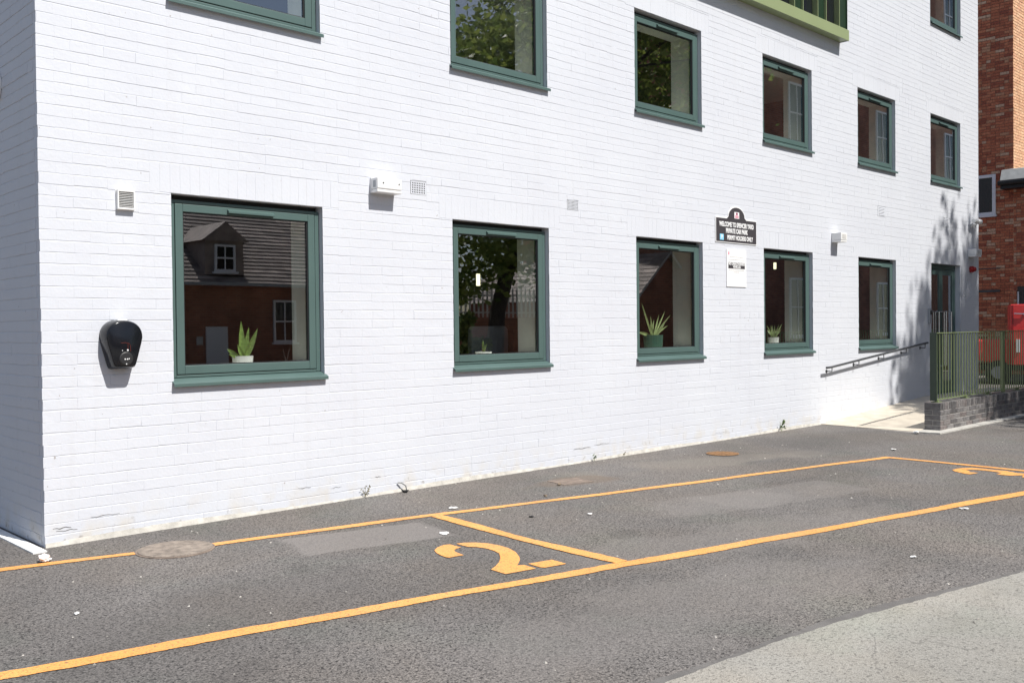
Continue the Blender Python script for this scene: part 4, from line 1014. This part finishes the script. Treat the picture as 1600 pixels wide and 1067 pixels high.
# loose chippings
mb = MB(); rnd = random.Random(5)
for i in range(620):
    while True:
        x = rnd.uniform(-2.5, 13); y = -abs(rnd.gauss(0, 1.6))-.03
        if i % 3: y = rnd.uniform(-6, -.03)
        if y > -6.5 and not (x > 10.3 and y > -1.9): break
    r = rnd.choice((.003, .004, .005, .006, .008))*rnd.uniform(.7, 1.3); z = .011 if y < -4.3-.2*x+.2*.0 and y < -4.4 else .001
    P = [(x+rnd.uniform(-r, r), y+rnd.uniform(-r, r), z) for _ in range(4)]
    P = [(x-r, y-r*rnd.random(), z), (x+r*rnd.random(), y-r, z), (x+r, y+r*rnd.random(), z), (x-r*rnd.random(), y+r, z), (x+rnd.uniform(-r, r)*.4, y+rnd.uniform(-r, r)*.4, z+r*.9)]
    mb.mesh(P, [(0, 1, 4), (1, 2, 4), (2, 3, 4), (3, 0, 4)], rnd.random())
tag(obj('loose_chippings', mb, mat('pale_chipping', (.34, .32, .29), .9, tone=.6)), 'scattered pale chippings and crumbs on the tarmac', 'gravel', kind='stuff')

def weed(label, x, y, z, h, n, m_, seed, spread=.5):
    t = thing('weed', label, 'weed', (x, y, z)); rnd = random.Random(seed); mb = MB(); st = MB()
    for i in range(n):
        a = rnd.uniform(0, 6.28); hh = h*rnd.uniform(.4, 1); tip = Vector((math.cos(a)*h*spread*rnd.random(), -abs(math.sin(a))*h*spread*rnd.random(), hh))
        st.tube([(0, -.005, 0), tuple(tip*.5+Vector((0, 0, hh*.08))), tuple(tip)], .0015, 4)
        for k in range(4):
            p = tip*rnd.uniform(.35, 1); d = Vector((rnd.uniform(-1, 1), rnd.uniform(-1, .4), rnd.uniform(-.2, .8))).normalized()*h*.22; s_ = d.cross(Vector((rnd.random(), rnd.random(), rnd.random()))).normalized()*h*.07
            mb.mesh([tuple(p), tuple(p+d*.5+s_), tuple(p+d), tuple(p+d*.5-s_)], [(0, 1, 2, 3)], rnd.random())
    obj('stem', st, M[m_], t); obj('foliage', mb, M[m_], t, fix=False)
weed('small green weed at the foot of the wall near the ramp', 9.44, -.03, .004, .17, 6, 'weed', 1)
weed('withered weed at the foot of the wall under the two leftmost windows', 2.60, -.02, .01, .10, 5, 'dryweed', 2)
weed('tiny weed in the wall foot below the third lower window', 5.58, -.03, .004, .09, 4, 'weed', 3)
weed('tiny dry weed in the wall foot right of the long crack', 6.08, -.03, .004, .07, 4, 'dryweed', 4)
mb = MB(); mb.tube([(2.955, -.012, .085), (2.985, -.03, .083), (3.02, -.045, .055), (3.03, -.05, 0)], .006, 8)
tag(obj('bent_wire', mb, M['wire']), 'bent stub of grey conduit sticking out of the wall foot', 'conduit')

# ------------------------------------------------------------------ things inside the windows
def blade(mb, base, tip, w_, curl=.0, tone=.5, n=5):
    base, tip = Vector(base), Vector(tip); d = tip-base; sd = d.cross(Vector((.2, 1, .1))).normalized(); nm = sd.cross(d).normalized(); P = []
    for i in range(n+1):
        t = i/n; ww = w_*(1-t**2.2)*(.65+.6*math.sin(t*2.4)); c = base+d*t+Vector((0, 0, -curl*t*t*d.length))+nm*.0
        P += [tuple(c-sd*ww), tuple(c+nm*ww*.35), tuple(c+sd*ww)]
    Fc = []
    for i in range(n): 
        for k in (0, 1): Fc.append((i*3+k, i*3+k+1, i*3+k+4, i*3+k+3))
    mb.mesh(P, Fc, tone)
SZ = GZ0+.118
def pot_plant(label, x, y, pot, potcol, leaves, leafmat, nm='potted_plant'):
    t = thing(nm, label, 'plant', (x, y, SZ)); r, h = pot
    mb = MB(); mb.lathe([(0, 0), (r*.92, 0), (r, h), (r*.9, h), (r*.86, h-.02), (0, h-.02)], 24); obj('pot', mb, M[potcol], t)
    mb = MB(); mb.lathe([(0, h-.02), (r*.85, h-.018), (0, h-.012)], 16); obj('soil', mb, M['soil'], t)
    for (b, tp_, w_, cu) in leaves:
        mb = MB(); blade(mb, (b[0], b[1], h-.02), tp_, w_, cu, random.random()); obj('leaf', mb, M[leafmat], t, fix=False)
    return t
pot_plant('snake plant in a white pot inside the nearest lower window', 1.62, .27, (.085, .075), 'potwhite',
          [((0, 0), (-.01, 0, .36), .026, 0), ((.02, .01), (.065, .01, .31), .022, 0), ((.03, 0), (.14, .0, .30), .025, 0), ((-.03, 0), (-.13, .02, .15), .020, .1), ((-.03, -.02), (-.15, -.05, .12), .02, .2), ((0, -.02), (-.06, -.03, .17), .02, 0), ((.02, -.02), (.06, -.03, .16), .02, 0), ((.0, .02), (.02, .03, .24), .022, 0)], 'snake')
pot_plant('aloe with arching pale leaves in a ribbed green pot inside the third lower window', 7.05, .29, (.12, .17), 'potgreen',
          [((0, 0), (-.05, 0, .40), .016, 0), ((.01, 0), (.12, 0, .42), .014, 0), ((.02, 0), (.24, .0, .46), .013, 0), ((.02, 0), (.33, -.02, .45), .013, .08), ((.03, 0), (.34, .03, .32), .014, .1), ((-.02, 0), (-.22, .0, .56), .014, 0), ((-.02, 0), (-.30, .02, .24), .02, .1), ((-.02, -.02), (-.12, -.05, .30), .016, 0), ((.03, -.02), (.16, -.05, .30), .016, 0), ((0, .02), (.07, .04, .36), .015, 0)], 'aloe')
rb = []
rnd = random.Random(3)
for i in range(20):
    a = rnd.uniform(0, 6.28); rr = rnd.uniform(.05, .2); rb.append(((.02*math.cos(a), .02*math.sin(a)), (rr*math.cos(a), rr*.6*math.sin(a), rnd.uniform(.14, .33)), .011, .12))
pot_plant('spiky green plant in a white pot inside the fourth lower window', 9.80, .29, (.075, .10), 'potwhite', rb, 'aloe')
rb = [((0, 0), (rnd.uniform(-.16, .16), rnd.uniform(-.05, .06), rnd.uniform(.08, .22)), .013, .15) for i in range(12)]
pot_plant('low dark leaved plant in a small pot inside the lower window beside the door', 12.05, .29, (.07, .07), 'potwhite', rb, 'snake')
rb = [((0, 0), (rnd.uniform(-.05, .05), rnd.uniform(-.03, .03), rnd.uniform(.10, .17)), .010, .05) for i in range(7)]
pot_plant('small seedling in a pale dish inside the second lower window', 4.26, .27, (.085, .04), 'potwhite', rb, 'weed')
t = thing('reed_diffuser', 'small dark reeds in a dish at the right end of the nearest lower window sill', 'reed diffuser', (2.02, .27, SZ))
mb = MB(); mb.lathe([(0, 0), (.05, 0), (.052, .012), (0, .012)], 16); obj('dish', mb, M['potwhite'], t)
for dx in (-.03, .03):
    mb = MB(); mb.tube([(0, 0, .01), (dx, 0, .12)], .003, 5); obj('reed', mb, M['matt'], t)
t = thing('office_chair', 'grey upholstered chair back seen inside the second lower window', 'chair', (4.95, .95, .14))
mb = MB(); mb.prism([(-.25, .85), (.25, .85), (.28, 1.12), (.27, 1.30), (.24, 1.33), (-.24, 1.33), (-.27, 1.30), (-.28, 1.12)], -.04, .04); obj('backrest', mb, M['officegrey'], t, bevel=.02)
mb = MB(); mb.box(-.26, .26, -.5, -.02, .45, .53); obj('seat', mb, M['officegrey'], t, bevel=.03)
mb = MB(); mb.tube([(0, -.25, .06), (0, -.25, .45)], .03, 10); mb.box(-.04, .04, -.05, .02, .45, .9)
for k in range(5):
    a = k*1.2566; mb.tube([(0, -.25, .08), (.28*math.cos(a), -.25+.28*math.sin(a), .05)], .022, 6)
obj('base', mb, M['matt'], t)
for (x, z0_, y_, lab) in ((4.855, 1.915, 1.0, 'glowing vertical tube lamp seen inside the second lower window'), (11.05, 2.31, 1.0, 'short glowing pendant tube seen inside the fourth lower window')):
    t = thing('pendant_tube', lab, 'pendant lamp', (x, y_, z0_))
    ln = .13 if z0_ < 2 else .10
    mb = MB(); mb.lathe([(0, 0), (.022, 0), (.022, ln), (0, ln)], 12); obj('tube', mb, M['tube'], t)
    mb = MB(); mb.tube([(0, 0, ln), (0, 0, 2.85-z0_)], .004, 5); obj('cord', mb, M['matt'], t)
t = thing('desk', 'timber desk with a low shelf seen inside the third lower window', 'desk', (7.6, 1.9, .14))
mb = MB(); mb.box(-1.0, 1.0, -.35, .35, .72, .75); obj('top', mb, M['timber'], t)
for dx in (-.95, .95):
    for dy in (-.3, .3): mb = MB(); mb.box(dx-.025, dx+.025, dy-.025, dy+.025, 0, .72); obj('leg', mb, M['darkgrey'], t)
mb = MB(); mb.box(-1.0, 1.0, .1, .35, 1.25, 1.28); mb.box(-1, -.97, .1, .35, .75, 1.25); mb.box(.97, 1, .1, .35, .75, 1.25); obj('shelf', mb, M['timber'], t)

# ------------------------------------------------------------------ the opposite side of the yard, seen mirrored in the glass
def tree(label, base, lean, crown, ncl, per, leafsize, seed, lm='leaf', trunk_r=.22, name='tree', extra=()):
    rnd = random.Random(seed); t = thing(name, label, 'tree' if name == 'tree' else 'bush', base); c = Vector(crown[0])-Vector(base); rx, ry, rz_ = crown[1]
    tk = MB(); fork = Vector((lean[0], lean[1], lean[2]))
    if trunk_r > .05:
        tk.tube([(0, 0, 0), (fork.x*.15, fork.y*.2, fork.z*.35), (fork.x*.55, fork.y*.6, fork.z*.7), tuple(fork)], [trunk_r*1.35, trunk_r, trunk_r*.9, trunk_r*.8], 12)
        for i in range(11):
            d = Vector((rnd.uniform(-1, 1)*rx*.8, rnd.uniform(-1, 1)*ry*.8, rnd.uniform(-.3, .85)*rz_)); e = c+d; m1 = fork.lerp(e, .45)+Vector((0, 0, .5))
            tk.tube([tuple(fork*.97), tuple(m1), tuple(e)], [trunk_r*.5, trunk_r*.28, .03], 7)
            for q in range(2):
                e2 = e+Vector((rnd.uniform(-1, 1), rnd.uniform(-1, 1), rnd.uniform(-.6, 1)))*rx*.3; tk.tube([tuple(m1.lerp(e, .3+.3*q)), tuple(e2)], [trunk_r*.2, .02], 5)
        obj('trunk', tk, M['bark'], t)
    cr = MB(); cl = []
    for i in range(ncl):
        while True:
            d = Vector((rnd.uniform(-1, 1), rnd.uniform(-1, 1), rnd.uniform(-1, 1)))
            if .25 < d.length < 1: break
        cl.append((c+Vector((d.x*rx, d.y*ry, d.z*rz_)), rnd.uniform(.35, .85)*rx*.28))
    for e in extra: cl.append((Vector(e[0])-Vector(base), e[1]))
    for q_, (p0, r) in enumerate(cl):
        for k in range(per if q_ < ncl else int(per*.75)):
            v = Vector((rnd.gauss(0, .5), rnd.gauss(0, .5), rnd.gauss(0, .38)))*r; p = p0+v
            u = Vector((rnd.uniform(-1, 1), rnd.uniform(-1, 1), rnd.uniform(-.6, .6))).normalized(); n_ = Vector((rnd.uniform(-1, 1), rnd.uniform(-1, 1), rnd.uniform(0, 1.2))).normalized(); s_ = u.cross(n_).normalized()
            L = leafsize*rnd.uniform(.6, 1.3)
            cr.mesh([tuple(p-u*L*.5), tuple(p+s_*L*.32), tuple(p+u*L*.5), tuple(p-s_*L*.32)], [(0, 1, 2, 3)], rnd.random())
    obj('crown', cr, M[lm], t, fix=False)
    return t
xr = random.Random(21); shade = []
for i in range(50):                     # the dense upper crown whose shade falls on the entrance end of the wall
    zw = .1+3.0*xr.random()**1.25; xw = xr.uniform(13.1+.60*zw, 18.0); sd_ = xr.uniform(8.0, 11.5)
    shade.append(((xw+.16*sd_, -sd_, zw+1.35*sd_), xr.uniform(.42, .66)))
for i in range(46):                     # and the boughs that shade the lane beyond the railing
    tx = xr.uniform(12.7, 18.0); ty = xr.uniform(-1.9, -.1); sd_ = xr.uniform(6.6, 8.6)
    shade.append(((tx+.16*sd_, ty-sd_, 1.35*sd_), xr.uniform(.45, .7)))
low = [((xr.uniform(10.8, 14.6), xr.uniform(-11.5, -8.6), xr.uniform(2.3, 8.6)), xr.uniform(.5, .9)) for i in range(84)]
tree('tall leafy tree mirrored in the second upper window, shading the entrance', (13.0, -9.5, 0), (1.9, -.3, 5.2), ((17.6, -9.8, 8.3), (4.0, 3.4, 4.2)), 130, 130, .20, 11, trunk_r=.19, extra=shade+low)
tree('bright green shrub mirrored at the bottom left of the second lower window', (11.2, -8.8, 0), (0, 0, .6), ((11.5, -8.8, .95), (.75, .5, .85)), 40, 110, .13, 12, 'bushleaf', 0.03, 'shrub')

# low brick cottage with slate roof and dormer
ct = thing('brick_cottage', 'low brick cottage with slate roof and dormer, mirrored in the nearest lower window', 'building', (12, -20.4, 0)); cx0, cx1, ez = -14.0, 6.2, 2.9
mb = MB(); mb.prism([(cx0, 0), (cx1, 0), (cx1, ez), (cx0, ez)], -7, 0); obj('wall', mb, M['farbrick'], ct)
rfm = MB(); n = 22
for i in range(n):                 # slate courses
    y0_, y1_ = .35-i*3.85/n, .35-(i+1)*3.85/n; z0_, z1_ = ez-.05+i*2.9/n, ez-.05+(i+1)*2.9/n; x = cx0-.2
    while x < cx1+.2:
        x2 = x+rnd.uniform(.5, 1.4); rfm.face([(x, y0_, z0_+.03), (min(x2, cx1+.2), y0_, z0_+.03), (min(x2, cx1+.2), y1_, z1_), (x, y1_, z1_)], rnd.random()); rfm.face([(x, y0_, z0_+.03), (x, y0_, z0_), (min(x2, cx1+.2), y0_, z0_), (min(x2, cx1+.2), y0_, z0_+.03)], .2); x = x2
rfm.face([(cx0-.2, -3.5, ez+2.85), (cx1+.2, -3.5, ez+2.85), (cx1+.2, -7.35, ez-.05), (cx0-.2, -7.35, ez-.05)], .5)
rfm.face([(cx1+.02, .3, ez), (cx1+.02, -7.3, ez), (cx1+.02, -3.5, ez+2.8)], .2); rfm.face([(cx0-.02, .3, ez), (cx0-.02, -3.5, ez+2.8), (cx0-.02, -7.3, ez)], .2)
obj('roof', rfm, M['slate'], ct, fix=False)
mb = MB(); mb.box(cx0-.2, cx1+.2, .36, .46, ez-.10, ez+.0); obj('gutter', mb, M['grey'], ct)
def sash(parent, x, z, w_, h_, y=0.0, bars=(2, 2), sgn=1):
    e = MB(); t_ = .07
    for q in ((x, x+t_, z, z+h_), (x+w_-t_, x+w_, z, z+h_), (x+t_, x+w_-t_, z, z+t_), (x+t_, x+w_-t_, z+h_-t_, z+h_)): e.box(q[0], q[1], y, y+.06*sgn, q[2], q[3])
    for i in range(1, bars[0]): xx = x+w_*i/bars[0]; e.box(xx-.02, xx+.02, y, y+.045*sgn, z+t_, z+h_-t_)
    for i in range(1, bars[1]): zz = z+h_*i/bars[1]; e.box(x+t_, x+w_-t_, y, y+.05*sgn, zz-.025, zz+.025)
    e.box(x-.06, x+w_+.06, y, y+.12*sgn, z-.07, z)
    f_ = obj('window', e, M['upvc'], parent)
    p = MB(); p.box(x+t_, x+w_-t_, y, y+.02*sgn, z+t_, z+h_-t_); obj('pane', p, M['darkglass'], f_)
sash(ct, 1.55, 1.05, .80, 1.35)
mb = MB(); mb.box(-.75, -.05, 0.0, .05, .0, 1.55); obj('white_door', mb, M['upvc'], ct)
mb = MB(); mb.box(-1.05, -.85, 0, .03, 1.0, 1.25); obj('wall_sign', mb, M['alloy'], ct)
# dormer
dm = MB(); dm.mesh([(-.75, .0, ez+.15), (.55, .0, ez+.15), (.55, 0, ez+1.35), (-.75, 0, ez+1.35), (-.75, -2.2, ez+1.35), (.55, -2.2, ez+1.35), (-.9, .12, ez+1.3), (.7, .12, ez+1.3), (-.1, .12, ez+1.9), (-.1, -2.6, ez+1.9), (-.9, -2.2, ez+1.3), (.7, -2.2, ez+1.3)],
    [(0, 1, 2, 3), (0, 3, 4), (1, 5, 2), (6, 8, 9, 10), (7, 11, 9, 8), (6, 7, 8)], .3); dmo = obj('dormer', dm, M['slate'], ct, fix=False)
sash(dmo, -.45, ez+.35, .7, .85, .01)
# taller brick block behind the cottage
tb = thing('brick_warehouse', 'tall brick block mirrored above the cottage roof', 'building', (8, -30, 0))
mb = MB(); mb.prism([(-16, 0), (16, 0), (16, 8.5), (-16, 8.5)], -8, 0); obj('wall', mb, M['farbrick'], tb)
for i in range(7): sash(tb, -12+i*3.6, 5.2, 1.0, 1.8)
# three-storey brick house mirrored in the right hand windows
bh = thing('brick_house', 'tall brick house with white sashes, mirrored in the right hand upper windows', 'building', (35, -10.5, 0))
mb = MB(); mb.prism([(-11, 0), (12, 0), (12, 17.2), (-11, 17.2)], -9, 0); obj('wall', mb, M['farbrick'], bh)
for i in range(6):
    for z in (1.0, 4.4, 7.9, 11.2, 14.3): sash(bh, -10.1+i*3.4, z, 1.10, 2.1)
mb = MB(); mb.mesh([(-11.3, .4, 17.1), (12.3, .4, 17.1), (12.3, -4.5, 20), (-11.3, -4.5, 20), (12.3, -9.4, 17.1), (-11.3, -9.4, 17.1)], [(0, 1, 2, 3), (3, 2, 4, 5), (0, 3, 5), (1, 4, 2)], .5); obj('roof', mb, M['slate'], bh)
# outbuilding with brown pitched roof
ob = thing('outbuilding', 'outbuilding with a sunlit brown roof, mirrored in the third lower window', 'building', (21.7, -12.2, 0))
mb = MB(); mb.prism([(.15, 0), (3.25, 0), (3.25, 2.5), (1.7, 3.8), (.15, 2.5)], -8, 0); obj('wall', mb, M['farbrick'], ob)
rm = MB(); n = 11
for i in range(n):
    t0, t1 = i/n, (i+1)/n; y = .2
    while y > -8.2:
        y2 = y-.55-.1*rnd.random(); rm.face([(-.1+1.8*t0, y, 2.32+1.55*t0+.02), (-.1+1.8*t0, y2, 2.32+1.55*t0+.02), (-.1+1.8*t1, y2, 2.32+1.55*t1), (-.1+1.8*t1, y, 2.32+1.55*t1)], rnd.random())
        rm.face([(-.1+1.8*t0, y, 2.32+1.55*t0), (-.1+1.8*t0, y2, 2.32+1.55*t0), (-.1+1.8*t0, y2, 2.32+1.55*t0+.02), (-.1+1.8*t0, y, 2.32+1.55*t0+.02)], .2); y = y2
rm.face([(1.7, .2, 3.87), (3.5, .2, 2.32), (3.5, -8.2, 2.32), (1.7, -8.2, 3.87)], .5); obj('roof', rm, M['slate'], ob, fix=False)
mb = MB(); mb.mesh([(-.1, .22, 2.25), (-.1, .22, 2.36), (1.7, .22, 3.91), (3.5, .22, 2.36), (3.5, .22, 2.25), (1.7, .22, 3.80)], [(0, 5, 2, 1), (5, 4, 3, 2)]); obj('bargeboard', mb, M['alloy'], ob, fix=False)
# yard wall with palisade on top
yw = thing('yard_wall', 'brick yard wall topped with pale palisade, mirrored in the second lower window', 'wall', (20, -15.5, 0))
mb = MB(); mb.box(-5, 9, -.22, 0, 0, 1.75); obj('wall', mb, M['farbrick'], yw)
pme = None
for i in range(70):
    x = -4.9+i*.19
    if pme is None:
        mb = MB(); mb.prism([(-.035, 1.77), (.035, 1.77), (.035, 2.65), (0, 2.75), (-.035, 2.65)], -.13, -.11); pme = obj('pale', mb, M['alloy'], yw, (x, 0, 0)).data
    else: link('pale', pme, yw, (x, 0, 0))
mb = MB(); mb.box(-5, 9, -.16, -.131, 1.9, 1.95); mb.box(-5, 9, -.16, -.131, 2.45, 2.5); obj('rail', mb, M['alloy'], yw)
